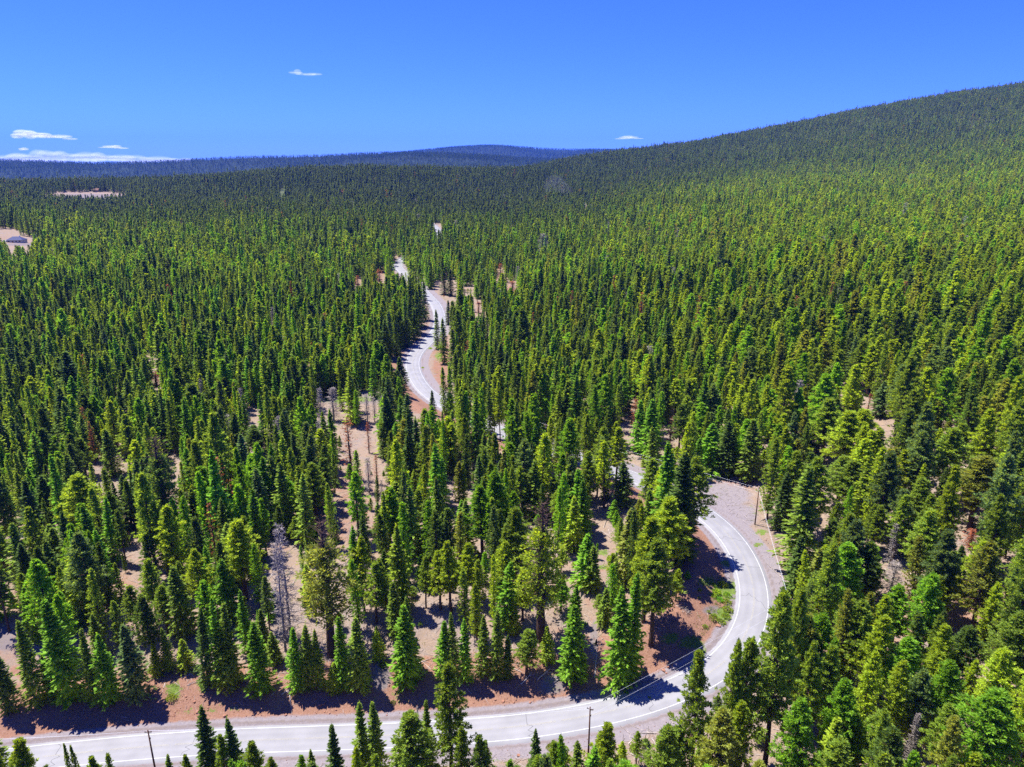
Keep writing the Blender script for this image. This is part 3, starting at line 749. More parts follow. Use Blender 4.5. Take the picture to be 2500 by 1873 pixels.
put(ZC, [('red', 950, 990, 440, 150), ('red', 1110, 760, 480, 70), ('red', 1185, 1040, 770, 70), ('dead', 1110, 1120, 800, 90), ('dead', 695, 640, 170, 90), ('dead', 790, 470, 170, 120), ('dead', 1240, 520, 240, 60), ('dead', 1300, 500, 220, 90),
         ('dead', 1095, 490, 230, 70), ('dead', 1160, 480, 260, 60), ('dead', 700, 880, 470, 90), ('narrow', 995, 390, 80, 110, 'd'), ('fir', 1370, 1420, 1010, 290, 'y'), ('fir', 1745, 1560, 970, 160, 'g'), ('fir', 1590, 1290, 960, 160, 'b'),
         ('narrow', 1920, 1250, 840, 130, 'o'), ('narrow', 1960, 1250, 850, 90, 'g'), ('pine', 640, 1380, 850, 230, 'g'), ('pine', 400, 1400, 980, 190, 'b'), ('fir', 1845, 420, 210, 130, 'g'), ('fir', 1680, 420, 190, 80, 'd'), ('fir', 1370, 310, 10, 170, 'd'),
         ('narrow', 535, 350, 60, 60, 'd'), ('fir', 210, 480, 220, 130, 'b'), ('pine', 90, 770, 510, 180, 'u'), ('pine', 580, 900, 630, 150, 'y'), ('narrow', 380, 660, 250, 150, 'g'), ('dead', 335, 900, 430, 110), ('fir', 800, 1560, 1350, 100, 'd'),
         ('narrow', 805, 1140, 920, 30, 'd'), ('pine', 110, 1260, 770, 180, 'b'), ('narrow', 1190, 1230, 960, 60, 'd'), ('dead', 1225, 1200, 1000, 40)])
put(Z7, [('oldpine', 1085, 1400, 700, 200, 'd'), ('fir', 440, 780, 380, 150, 'd'), ('fir', 560, 700, 400, 110, 'd'), ('fir', 720, 940, 640, 130, 'g'), ('pine', 545, 940, 700, 130, 'g'), ('pine', 560, 1330, 940, 230, 'y'), ('fir', 250, 1430, 960, 160, 'd'),
         ('fir', 360, 1480, 1240, 150, 'g'), ('fir', 480, 520, 150, 180, 'd'), ('pine', 1260, 700, 360, 170, 'd'), ('fir', 1695, 800, 410, 80, 'b'), ('red', 995, 370, 280, 90), ('fir', 1350, 720, 480, 120, 'u'), ('pine', 1625, 1000, 810, 120, 'y'),
         ('pine', 1640, 830, 640, 120, 'd'), ('narrow', 730, 1230, 890, 90, 'g'), ('red', 825, 1380, 1290, 50), ('dead', 1470, 780, 550, 60), ('dead', 1550, 600, 380, 50)])
put(Z5, [('red', 390, 650, 470, 70), ('red', 1270, 560, 430, 60), ('red', 1110, 800, 710, 60), ('dead', 1575, 430, 210, 90), ('red', 1360, 650, 560, 90), ('dead', 1400, 600, 450, 40), ('red', 225, 650, 520, 50),
         ('fir', 760, 600, 420, 70, 'd'), ('fir', 860, 660, 480, 70, 'd'), ('fir', 905, 670, 470, 70, 'd'), ('fir', 680, 560, 440, 60, 'g'), ('fir', 810, 1060, 770, 70, 'g'), ('fir', 860, 1170, 830, 90, 'g'), ('fir', 930, 1290, 900, 110, 'g'),
         ('fir', 960, 1380, 1080, 110, 'g'), ('fir', 1120, 1470, 1100, 110, 'b'), ('fir', 1040, 1400, 1060, 100, 'b'), ('fir', 540, 1400, 1120, 130, 'd'), ('fir', 500, 1100, 800, 80, 'd'), ('fir', 600, 1010, 680, 80, 'd'), ('fir', 640, 990, 760, 80, 'd'),
         ('fir', 690, 900, 580, 80, 'd'), ('fir', 720, 850, 560, 70, 'd'), ('fir', 660, 960, 620, 80, 'd'), ('fir', 890, 880, 700, 60, 'd'), ('fir', 430, 1200, 1040, 90, 'd')])
put(Z0, [('dead', 600, 620, 590, 10)])

PAL = {'g': (.205, .300, .042), 'b': (.185, .350, .030), 'y': (.285, .385, .034), 'd': (.115, .185, .038), 'u': (.140, .215, .068), 'o': (.235, .275, .050), 'dead': (.26, .225, .20), 'red': (.34, .13, .075)}
PAL_NAME = {'g': "green", 'b': "bright-green", 'y': "yellow-green", 'd': "dark-green", 'u': "blue-green", 'o': "olive"}
trees = []                                                # dict(kind,x,y,z,H,R,c,hand)
for kind, bx, by, ty, wpx, c in HAND:
    p = hit(bx, by)
    zd = project(*p)[2]
    # height: solve the top pixel
    lo, hi = 1.0, 70.0
    for _ in range(30):
        m = (lo + hi) / 2
        if project(p[0], p[1], p[2] + m)[1] > ty: lo = m
        else: hi = m
    rad = max(.5, wpx / FPX * zd / 2 * 1.22)
    trees.append(dict(kind=kind, x=p[0], y=p[1], z=p[2], H=lo, R=rad, c=c, hand=True))

# trees screening the middle stretch of the road
rq = random.Random(12)
for i in range(0, NRD, 2):
    px_, py_, zd_ = project(*road[i])
    if 1150 < px_ < 1520 and 985 < py_ < 1160 and not (1335 < px_ < 1362):
        for off in ((5.6, 8.5), (9.5, 14.0)):
            if rq.random() < .36:
                o_ = rq.uniform(*off); q_ = road[i] + r_nrm[i] * o_ + r_tan[i] * rq.uniform(-1, 1)
                trees.append(dict(kind=rq.choice(['fir', 'pine', 'pine', 'narrow']), x=q_[0], y=q_[1], z=float(ground(q_[0], q_[1])), H=rq.uniform(13, 24), R=rq.uniform(1.7, 2.7), c=rq.choice('gbyyg'), hand=True))

# ------------------------------------------------------------------ the rest of the wood
CLEAR = [(1720, 1480, 85, 150), (1700, 1590, 70, 40), (1800, 1230, 100, 60), (1910, 1370, 46, 95), (1075, 905, 42, 90), (1040, 800, 14, 60), (1085, 735, 34, 38), (1090, 705, 30, 25), (860, 985, 110, 14), (835, 1215, 16, 60), (280, 1160, 48, 48),
         (628, 1040, 24, 46), (435, 1040, 24, 16), (1120, 1215, 46, 22), (1045, 1495, 24, 44), (1460, 1310, 26, 55), (1435, 1520, 22, 80), (2012, 1200, 22, 62), (1960, 815, 12, 24), (1215, 960, 20, 20), (1430, 1020, 14, 40),
         (1530, 1075, 14, 40), (905, 1440, 20, 30), (165, 1370, 26, 26), (285, 1530, 40, 26), (380, 1580, 24, 26), (2160, 1060, 16, 50), (1100, 1190, 30, 14), (880, 1100, 30, 24), (2290, 1240, 30, 24), (2320, 1270, 20, 40), (1330, 1035, 30, 8), (1445, 1080, 30, 8),
         (45, 596, 74, 20), (215, 486, 125, 17), (10, 572, 40, 14), (1070, 575, 14, 30), (975, 655, 22, 16), (1430, 516, 7, 18), (690, 480, 8, 20), (1310, 880, 30, 9), (1640, 905, 26, 10), (2370, 1780, 16, 60), (2330, 1620, 18, 50), (60, 1640, 70, 14)]
# points on the picture that must stay in sight: road and clearings (x, y, half width)
SEE = []
for i in range(0, NRD, 2):
    px, py, zd = project(*road[i])
    hidden = (1085 < px < 1525 and 985 < py < 1160) or (1555 < px < 1715 and 1165 < py < 1250) or (py > 1700 and px < 60) or (py < 724 and not (962 < px < 986 and 644 < py < 662) and not (1060 < px < 1085 and 556 < py < 592))
    if not hidden and -50 < px < 2550: SEE.append((px, py, 3.9 / zd * FPX))
for q in ((1535, 1120, 14), (1530, 1080, 10), (1730, 1480, 50), (1690, 1570, 40), (1640, 1590, 40), (1810, 1225, 50), (1893, 1345, 26), (1925, 1420, 14), (1875, 1310, 30), (1860, 1300, 30), (1075, 900, 26), (1070, 850, 16), (1075, 950, 24), (1085, 720, 18), (835, 1190, 8), (275, 1150, 30), (630, 1040, 12),
          (1120, 1210, 18), (1045, 1490, 14), (1460, 1320, 14), (1438, 1560, 10), (2012, 1160, 10), (2012, 1210, 10), (50, 590, 26), (16, 575, 14), (235, 474, 50), (1545, 1170, 16), (1360, 1098, 8), (800, 984, 16), (900, 984, 16), (1145, 700, 10), (1210, 1050, 8), (1770, 1170, 40)): SEE.append(q)
for kind, bx, by, ty, wpx, c in HAND:
    if (kind in ('red', 'oldpine') or (kind == 'dead' and by > 1400)) and by < 1700 and wpx > 14:
        for f in (.2, .5): SEE.append((bx, ty + (by - ty) * f, wpx * .2))
SEE = np.array(SEE)
hx = np.array([t['x'] for t in trees]); hy = np.array([t['y'] for t in trees]); hr = np.array([t['R'] for t in trees])

def scatter(y0, y1, sp):
    a0 = -.93; X, Y = [], []
    ys = np.arange(y0, y1, sp)
    for y in ys:
        xs = np.arange(-.93 * y - 12, .93 * y + 12, sp); X.append(xs); Y.append(np.full(len(xs), y))
    X = np.concatenate(X); Y = np.concatenate(Y)
    return X + rs.uniform(-.48, .48, len(X)) * sp, Y + rs.uniform(-.48, .48, len(Y)) * sp

FX, FY, FZ, FH, FR, FK, FC = [], [], [], [], [], [], []
def fill(y0, y1, sp, level, under=False):
    X, Y = scatter(y0, y1, sp); Z = ground(X, Y)
    px, py, zd = project(X, Y, Z)
    keep = (px > -260) & (px < 2760) & (py < 2500)
    n1 = vnoise(X, Y, 23, 51); n2 = vnoise(X, Y, 90, 52)
    dens = .84 + .35 * (n2 - .5) - .55 * (n1 > .86) * (Y < 900) - .12 * (Y < 420) - .06 * (Y < 360) * sstep(X / Y, .25, .5)
    keep &= rs.rand(len(X)) < (dens if not under else .12 + .5 * (n1 > .55))
    for cx, cy, rx, ry in CLEAR: keep &= ((px - cx) / rx) ** 2 + ((py - cy) / ry) ** 2 > rs.uniform(.85, 1.15, len(X))
    X, Y, Z, px, py, zd = (v[keep] for v in (X, Y, Z, px, py, zd))
    d, ix = road_dist(X, Y); a = np.abs(d)
    lim = np.where((ix < 380) & (d > 0), 17.0, np.where(ix < 300, 9.0, np.where((px > 1085) & (px < 1530) & (py > 985) & (py < 1180), 4.6, np.where(Y > 520, 5.4, 7.5))))
    k = a > lim
    X, Y, Z, px, py, zd = (v[k] for v in (X, Y, Z, px, py, zd))
    nt = vnoise(X, Y, 160, 61); nl = vnoise(X, Y, 34, 62); u = rs.rand(len(X))
    small = rs.rand(len(X)) < .24
    H = (18.5 + 7 * (vnoise(X, Y, 70, 63) - .5) + rs.normal(0, 3.6, len(X))); H = np.where(small, H * rs.uniform(.3, .6, len(X)), H); H = np.clip(H, 4, 34)
    right = sstep(X / Y, -.05, .45)
    big = (rs.rand(len(X)) < .05 + .07 * right)
    H = np.where(big, H * 1.25, H)
    if under: H = 1.3 + 4.5 * rs.rand(len(X)) ** 1.8
    pfir = np.clip(.50 - .35 * right + .3 * (nt - .5) + .25 * sstep(Y, 700, 1500), .08, .9)
    kind = np.where(u < pfir, 0, np.where(u < pfir + (1 - pfir) * (.45 - .2 * right), 1, 2))
    Rr = np.where(kind == 0, H * .13 + .35, np.where(kind == 1, H * .085 + .35, H * .108 + .45)) * rs.uniform(.75, 1.42, len(X)) * np.where(big, 1.15, 1) * (1.12 + .14 * right)
    kind = np.where(rs.rand(len(X)) < .0045, 4, kind); kind = np.where(rs.rand(len(X)) < .007, 5, kind)
    if level < 2:
        nearH = np.zeros(len(X), bool)
        for j in range(len(hx)): nearH |= (X - hx[j]) ** 2 + (Y - hy[j]) ** 2 < (hr[j] * .75 + 2.0) ** 2
        ok = ~nearH
        # keep the road and the clearings in sight
        hw = Rr / zd * FPX; tpy = project(X, Y, Z + H)[1]; tpx = project(X, Y, Z + H)[0]; cpx = (px + tpx) / 2
        blk = np.zeros(len(X), bool)
        for sx, sy, sw in SEE:
            blk |= (np.abs(cpx - sx) < hw * .85 + sw) & (tpy < sy + sw * .3) & (py > sy + 1)
        # hand-placed firs on the bank stay unhidden too
        ok &= ~blk
        row = ((py > 1560) & (px < 1640) & (d[k] > 0) & (ix[k] < 400) & (a[k] < 30)); ok &= ~(row & (rs.rand(len(X)) < .75))
        front = ((d[k] < 0) & (px < 1660) & (py > 1800)); ok &= ~(front & (tpy < 1780 + 0 * px))
        X, Y, Z, H, Rr, kind, nt, nl, right = (v[ok] for v in (X, Y, Z, H, Rr, kind, nt, nl, right))
    Rr = np.minimum(Rr, 4.6)
    n = len(X)
    pal = np.array([PAL[c] for c in 'gbyduo'])
    # greener and yellower on the right and in the middle, darker and bluer on the left and, as painted distance haze, far away
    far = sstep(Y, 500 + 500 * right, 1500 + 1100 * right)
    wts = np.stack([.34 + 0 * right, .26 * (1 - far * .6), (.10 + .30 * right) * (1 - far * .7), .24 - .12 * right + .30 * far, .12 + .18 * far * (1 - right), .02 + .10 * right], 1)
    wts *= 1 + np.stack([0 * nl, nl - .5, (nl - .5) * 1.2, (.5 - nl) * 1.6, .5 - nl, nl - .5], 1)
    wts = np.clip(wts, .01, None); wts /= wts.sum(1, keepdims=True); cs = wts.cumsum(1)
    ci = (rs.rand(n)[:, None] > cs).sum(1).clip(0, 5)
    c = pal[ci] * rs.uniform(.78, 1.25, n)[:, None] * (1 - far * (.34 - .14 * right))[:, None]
    gm = np.array([.100, .140, .078]); c = c * (1 - .62 * far * (1 - .35 * right))[:, None] + gm * (.62 * far * (1 - .35 * right) * (.75 + .5 * rs.rand(n)))[:, None]  # dulled to grey-green with distance: aerial haze put into the tree tint
    c = np.where((kind == 4)[:, None], np.array(PAL['dead']) * .8, c); c = np.where((kind == 5)[:, None], np.array(PAL['red']) * .8, c)
    FX.append(X); FY.append(Y); FZ.append(Z); FH.append(H); FR.append(Rr); FK.append(kind); FC.append(np.hstack([c, ci[:, None]]))
fill(85, 330, 3.6, 0)
fill(105, 430, 4.4, 0, True)
fill(330, 700, 4.1, 1)
fill(700, 1500, 5.2, 2)
fill(1500, 3150, 7.2, 2)
FX, FY, FZ, FH, FR, FK = (np.concatenate(v) for v in (FX, FY, FZ, FH, FR, FK)); FC = np.vstack(FC)
# what stands behind the crest of the ridge shows nothing: leave it out
px, py, zd = project(FX, FY, FZ + FH)
dist = np.hypot(FX, FY)
crest = np.full(151, 9e9)
bins = np.clip(((px + 260) / 3020 * 150).astype(int), 0, 150)
order = np.argsort(FY); keep = np.ones(len(FX), bool)
run = np.full(151, 9e9)
for i in order:
    b = bins[i]
    if FY[i] > 600 and py[i] > run[b] + 14: keep[i] = False
    g0 = py[i] + (FH[i] * .5) / zd[i] * FPX
    if g0 < run[b]: run[b] = g0
FX, FY, FZ, FH, FR, FK, FC = (v[keep] for v in (FX, FY, FZ, FH, FR, FK, FC))

# ------------------------------------------------------------------ individuals: the trees that show largest
kn = ['fir', 'narrow', 'pine', 'oldpine', 'dead', 'red']
cand = []
px, py, zd = project(FX, FY, FZ); tpx, tpy, _ = project(FX, FY, FZ + FH)
vis_h = np.clip(np.minimum(py, 1873) - np.maximum(tpy, 0), 0, None); infr = (px > 5) & (px < 2495) & (tpy < 1850)
score = np.where(infr, np.minimum(vis_h, 400) * (FR / zd * FPX), 0)
n_live_hand = sum(t['kind'] not in ('dead', 'red') for t in trees)
take = [i for i in np.argsort(-score) if FK[i] < 3][:max(0, 298 - n_live_hand)]
takeset = np.zeros(len(FX), bool); takeset[take] = True
for i in take:
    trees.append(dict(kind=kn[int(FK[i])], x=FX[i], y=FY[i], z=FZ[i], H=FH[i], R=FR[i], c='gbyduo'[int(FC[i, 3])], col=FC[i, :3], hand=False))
rest = ~takeset

# names and labels
def side_of(t):
    px, py, zd = project(t['x'], t['y'], t['z']); d, ix = road_dist([t['x']], [t['y']]); return px, py, d[0], ix[0], zd
for t in trees:
    px, py, d, ix, zd = side_of(t); t['px'], t['py'], t['d'], t['ix'], t['zd'] = px, py, d, ix, zd
    t['tpy'] = project(t['x'], t['y'], t['z'] + t['H'])[1]
    if d < 0 and ix < 330 and py > 1760: zn = "below near road, left of roadside pine" if px < 1050 else "below near road, right of roadside pine" if px < 1600 else "at bottom right below the bend"
    elif d > 0 and ix < 400 and abs(d) < 36 and py > 1600 and px < 1640: zn = "on red bank above near road"
    elif d > 0 and px > 1480 and px < 1830 and 1180 < py < 1660: zn = "inside the road bend"
    elif abs(d) < 26 and 1040 < py < 1300 and px > 1500: zn = "beside the gravel turnout"
    elif py < 1010 and abs(d) < 32: zn = "edging the distant S curve"
    elif px >= 1830: zn = "right of bend, low in photo" if py > 1500 else "on right slope level with bend" if py > 1230 else "on right slope level with turnout" if py > 1000 else "high on right hillside"
    elif px < 560: zn = "in left woods behind bank row" if py > 1500 else "in left woods beside broad trunk" if py > 1250 else "in left woods near sandy clearing" if py > 1000 else "far back in left woods"
    elif px < 1080: zn = "in middle-left woods behind bank row" if py > 1480 else "in middle-left woods near grey snags" if py > 1280 else "in middle-left woods near red dead firs" if py > 1020 else "far back in middle-left woods"
    else: zn = "in central woods behind bank row" if py > 1480 else "in central woods around big old pine" if py > 1250 else "in central woods below hidden road" if py > 1080 else "in central woods behind hidden road"
    t['zone'] = zn
    t['size'] = "huge" if t['H'] > 33 else "tall" if t['H'] > 23 else "medium" if t['H'] > 14 else "small"
    t['word'] = {'fir': "conical fir", 'narrow': "slender conifer", 'pine': "pine", 'oldpine': "bare-topped old pine", 'dead': "bare grey dead tree", 'red': "red-brown dead tree"}[t['kind']]
groups = {}
for t in trees:
    col = "" if t['kind'] in ('dead', 'red') else PAL_NAME.get(t['c'], '') + " "
    t['core'] = f"{t['size']} {col}{t['word']} {t['zone']}"
    groups.setdefault(t['core'], []).append(t)
ORD = ["", "second ", "third ", "fourth ", "fifth ", "sixth ", "seventh ", "eighth ", "ninth ", "tenth ", "eleventh ", "twelfth ", "thirteenth ", "fourteenth ", "fifteenth ", "sixteenth ", "seventeenth ", "eighteenth ", "nineteenth ", "twentieth ", "twenty-first ", "twenty-second ", "twenty-third "]
for core, ts in groups.items():
    ts.sort(key=lambda t: t['px'])
    for k, t in enumerate(ts):
        if len(ts) == 1: t['label'] = core
        elif k == 0: t['label'] = core + ", leftmost such"
        elif k == len(ts) - 1: t['label'] = core + ", rightmost such"
        else: t['label'] = core + ", " + ORD[k] + "from left"
        t['label'] = t['label'].replace("  ", " ")

rt = random.Random(3)
for t in trees:
    k = t['kind']; cm, tm = rt.choice(NEAR[k])
    nm = {'fir': "fir_tree", 'narrow': "conifer_tree", 'pine': "pine_tree", 'oldpine': "old_pine_tree", 'dead': "dead_tree", 'red': "dead_fir_tree"}[k]
    root = link(nm, None, loc=(t['x'], t['y'], t['z'] + CAMZ - .1), label=t['label'], category="dead tree" if k in ('dead', 'red') else "tree",
                group="dead trees in the wood" if k in ('dead', 'red') else "conifers of the wood")
    root.empty_display_size = .5
    root.rotation_euler = (rt.gauss(0, .018), rt.gauss(0, .018), rt.uniform(0, 6.28))
    sc = (t['R'] / R0, t['R'] / R0, t['H'] / H0)
    tsx = max(.45, min(t['H'] / H0, 1.5)) if k != 'oldpine' else t['H'] / H0 * 1.25
    if k in ('dead', 'red'): sc = (t['R'] / (R0 * .62), t['R'] / (R0 * .62), t['H'] / H0)
    c = link({'dead': "branches"}.get(k, "crown"), cm, root)
    c.scale = sc
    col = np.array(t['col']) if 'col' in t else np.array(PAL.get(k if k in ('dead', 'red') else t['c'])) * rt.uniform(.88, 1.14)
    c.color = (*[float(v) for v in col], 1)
    tr = link("trunk", tm, root); tr.scale = (sc[0] if k != 'oldpine' else tsx, sc[1] if k != 'oldpine' else tsx, sc[2])

# ------------------------------------------------------------------ everything beyond: one mass of conifers
def hill_points(Vr, y_sp, px_step, seed):
    pts = []
    nr, nc = Vr.shape[:2]; g = np.random.RandomState(seed)
    for i in range(0, 35):
        A, B = Vr[i], Vr[i + 1]
        seg = np.hypot(*(A[1:, :2] - A[:-1, :2]).T).mean(); rows_ = max(1, int(np.hypot(*(B[nc // 2, :2] - A[nc // 2, :2])) / y_sp))
        n = int(rows_ * (nc - 1) * seg / px_step)
        u = g.uniform(0, nc - 1.001, n); v = g.uniform(0, 1, n); j = u.astype(int); f = (u - j)[:, None]; v = v[:, None]
        P = (A[j] * (1 - f) + A[j + 1] * f) * (1 - v) + (B[j] * (1 - f) + B[j + 1] * f) * v
        pts.append(P)
    P = np.vstack(pts); px, py, zd = project(P[:, 0], P[:, 1], P[:, 2] - CAMZ)
    return P[(px > -150) & (px < 2650) & (py < 470)]
HP = hill_points(R1, 15, 14, 5); HP2 = hill_points(R2, 24, 22, 6)
HP = np.vstack([HP, HP2]); nh = len(HP)
rx, ry, rzz = FX[rest], FY[rest], FZ[rest] + CAMZ
kk = FK[rest].astype(int)
yy = ry
lod = np.where(yy < 520, 0, np.where(yy < 1200, 1, 2))
pos = np.vstack([np.stack([rx, ry, rzz - .1], 1), HP])
Hh = np.concatenate([FH[rest], rs.uniform(12, 25, nh)]); Rrr = np.concatenate([FR[rest] * np.where(yy > 1200, 1.22, np.where(yy > 520, 1.08, 1.0)), rs.uniform(3.4, 5.4, nh)])
Hh[-len(HP2):] *= 1.1; Rrr[-len(HP2):] *= 1.5
kk = np.concatenate([kk, rs.randint(0, 3, nh)]); lod = np.concatenate([lod, np.full(nh, 3)])
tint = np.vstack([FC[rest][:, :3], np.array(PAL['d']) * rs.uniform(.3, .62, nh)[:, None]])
# prototypes: (kind index, lod) -> meshes with two materials
protos = []; pid = {}
for l, (q, bg, ns) in enumerate(((.62, 1.18, 4), (.16, 1.9, 4), (.045, 2.9, 2), (.022, 4.0, 2))):
    for ki, kname in enumerate(('fir', 'narrow', 'pine', None, 'dead', 'red')):
        if kname is None: continue
        for s in range(ns if ki < 3 else 1):
            (cv, cfc), (tv, tf) = tree_geo(kname, 100 + l * 20 + ki * 3 + s, q, bg)
            if l == 3: tf = tf[:0]
            V = np.vstack([cv, tv]); F = np.vstack([cfc, tf + len(cv)])
            me = new_mesh("conifer_shape", V, F, [M_DEADWOOD if kname == 'dead' else M_NEEDLE_FAR, M_DEADWOOD if kname == 'dead' else M_BARK], np.concatenate([np.zeros(len(cfc)), np.ones(len(tf))]))
            pid.setdefault((ki, l), []).append(len(protos)); protos.append(me)
idx = np.zeros(len(pos), np.int32)
for (ki, l), ids in pid.items():
    m = (kk == ki) & (lod == l); idx[m] = np.array(ids)[rs.randint(0, len(ids), m.sum())]
scv = np.stack([Rrr / R0, Rrr / R0, Hh / H0], 1); dd = (kk == 4) | (kk == 5); scv[dd, :2] *= 1.3
me = bpy.data.meshes.new("conifer_forest"); me.vertices.add(len(pos)); me.vertices.foreach_set("co", pos.astype(np.float32).ravel())
a = me.attributes.new("tree_scale", 'FLOAT_VECTOR', 'POINT'); a.data.foreach_set("vector", scv.astype(np.float32).ravel())
a = me.attributes.new("turn", 'FLOAT_VECTOR', 'POINT'); a.data.foreach_set("vector", np.stack([rs.normal(0, .028, len(pos)), rs.normal(0, .028, len(pos)), rs.uniform(0, 6.28, len(pos))], 1).astype(np.float32).ravel())
a = me.attributes.new("shape", 'INT', 'POINT'); a.data.foreach_set("value", idx)
a = me.attributes.new("tint", 'FLOAT_COLOR', 'POINT'); a.data.foreach_set("color", np.hstack([tint, np.ones((len(pos), 1))]).astype(np.float32).ravel())
forest = link("conifer_forest", me, kind="stuff", label="dense conifer forest covering the valley and the hillside")
print("INFO trees", len(trees), "rest", rest.sum(), "hills", nh, "protos", len(protos))
ng = bpy.data.node_groups.new("forest_spread", 'GeometryNodeTree')
ng.interface.new_socket(name="Geometry", in_out='INPUT', socket_type='NodeSocketGeometry')
ng.interface.new_socket(name="Geometry", in_out='OUTPUT', socket_type='NodeSocketGeometry')
gin = ng.nodes.new("NodeGroupInput"); gout = ng.nodes.new("NodeGroupOutput"); join = ng.nodes.new("GeometryNodeJoinGeometry")
m2p = ng.nodes.new("GeometryNodeMeshToPoints"); ng.links.new(gin.outputs[0], m2p.inputs[0])
def named(nm, typ):
    n = ng.nodes.new("GeometryNodeInputNamedAttribute"); n.data_type = typ; n.inputs[0].default_value = nm; return n.outputs[0]
s_sc, s_tu, s_sh = named("tree_scale", 'FLOAT_VECTOR'), named("turn", 'FLOAT_VECTOR'), named("shape", 'INT')
for i, pm in enumerate(protos):
    po = bpy.data.objects.new("conifer_shape", pm)        # never linked: only the shape that is spread
    oi = ng.nodes.new("GeometryNodeObjectInfo"); oi.inputs[0].default_value = po; oi.inputs["As Instance"].default_value = False
    ip = ng.nodes.new("GeometryNodeInstanceOnPoints"); cmp_ = ng.nodes.new("FunctionNodeCompare"); cmp_.data_type = 'INT'; cmp_.operation = 'EQUAL'
    cmp_.inputs[3].default_value = i; ng.links.new(s_sh, cmp_.inputs[2])
    ng.links.new(m2p.outputs[0], ip.inputs["Points"]); ng.links.new(oi.outputs["Geometry"], ip.inputs["Instance"]); ng.links.new(cmp_.outputs[0], ip.inputs["Selection"])
    ng.links.new(s_tu, ip.inputs["Rotation"]); ng.links.new(s_sc, ip.inputs["Scale"]); ng.links.new(ip.outputs[0], join.inputs[0])
ng.links.new(join.outputs[0], gout.inputs[0])
mod = forest.modifiers.new("spread", 'NODES'); mod.node_group = ng

# ------------------------------------------------------------------ utility poles and wires
def W(p): return Vector((float(p[0]), float(p[1]), float(p[2]) + CAMZ))
POLES = [("far left wooden utility pole beside the near road, outside the view", -330, 1930, .15), ("wooden utility pole in front of the near road, far left", 384, 1905, .1), ("dark wooden utility pole at the lower edge of the near road, centre", 1436, 1850, -.35),
         ("wooden utility pole half hidden by pines right of the bend", 1915, 1570, -.9), ("reddish wooden utility pole on the gravel turnout with two wires", 1843, 1281, .95), ("wooden utility pole among trees beside the hidden stretch of road", 1112, 1022, .6)]
attach = []
for lab, bx, by, rot in POLES:
    p = W(hit(bx, by)); root = link("utility_pole", None, loc=p, label=lab, category="utility pole", group="utility poles along the road")
    root.rotation_euler = (0, 0, rot); h = 12.2
    b = MB(); b.tube([(0, 0, -1), (0, 0, 4), (0, 0, h)], [.20, .175, .12], 10); link("pole", b.mesh("pole", M_POLE, True), root)
    b = MB(); b.box((0, 0, h - .45), (1.3, .11, .13)); b.box((.25, .07, h - .75), (.6, .03, .05), 0); link("crossarm", b.mesh("crossarm", M_POLE), root)
    b = MB(); b.box((.17, 0, h - 2.0), (.10, .16, .26)); link("bracket", b.mesh("bracket", M_POLE), root)
    pts = []
    for sx, sz in ((-.55, -.38), (.55, -.38), (.2, -2.0)):
        b = MB(); b.tube([(sx, 0, h + sz), (sx, 0, h + sz + .08), (sx, 0, h + sz + .12), (sx, 0, h + sz + .24)], [.03, .07, .05, .06], 8); link("insulator", b.mesh("insulator", M_CERAMIC, True), root)
        pts.append(p + Matrix.Rotation(rot, 3, 'Z') @ Vector((sx, 0, h + sz + .26)))
    attach.append(pts)
names = ["beyond the left edge of the photo", "crossing in front of the near road", "over the lower part of the bend", "down the right side of the turnout", "from the turnout over the hidden road"]
for i in range(len(attach) - 1):
    for k, pos_ in ((0, "upper-left"), (1, "upper-right"), (2, "lower")):
        if k == (2 if i in (0, 1) else 1): continue
        A, B = attach[i][k], attach[i + 1][k]; n = 36; sag = (B - A).length * .012
        pts = [A.lerp(B, j / n) - Vector((0, 0, sag * 4 * (j / n) * (1 - j / n))) for j in range(n + 1)]
        b = MB(); b.tube([q - A for q in pts], .015, 4)
        link("power_line", b.mesh("power_line", M_WIRE), None, loc=A, label=f"pale {pos_} overhead wire {names[i]}", category="power line", group="overhead wires")

# ------------------------------------------------------------------ road sign on the far S curve
M_SIGN = simple("orange_sign_paint", (.75, .33, .02), .5, .05, 2.0); M_STEEL = simple("galvanised_post", (.35, .35, .36), .5, .1, 2.0)
p = W(hit(1084, 731)); root = link("road_sign", None, loc=p, label="small orange-yellow diamond road sign beside the far S curve", category="road sign")
b = MB(); b.box((0, 0, 1.2), (.09, .06, 3.0)); link("post", b.mesh("post", M_STEEL), root)
b = MB(); b.add([(0, -.05, 1.9), (.8, -.05, 2.7), (0, -.05, 3.5), (-.8, -.05, 2.7), (0, -.09, 1.9), (.8, -.09, 2.7), (0, -.09, 3.5), (-.8, -.09, 2.7)],
      [(0, 1, 2, 3), (7, 6, 5, 4), (0, 4, 5, 1), (1, 5, 6, 2), (2, 6, 7, 3), (3, 7, 4, 0)]); link("panel", b.mesh("panel", M_SIGN), root)

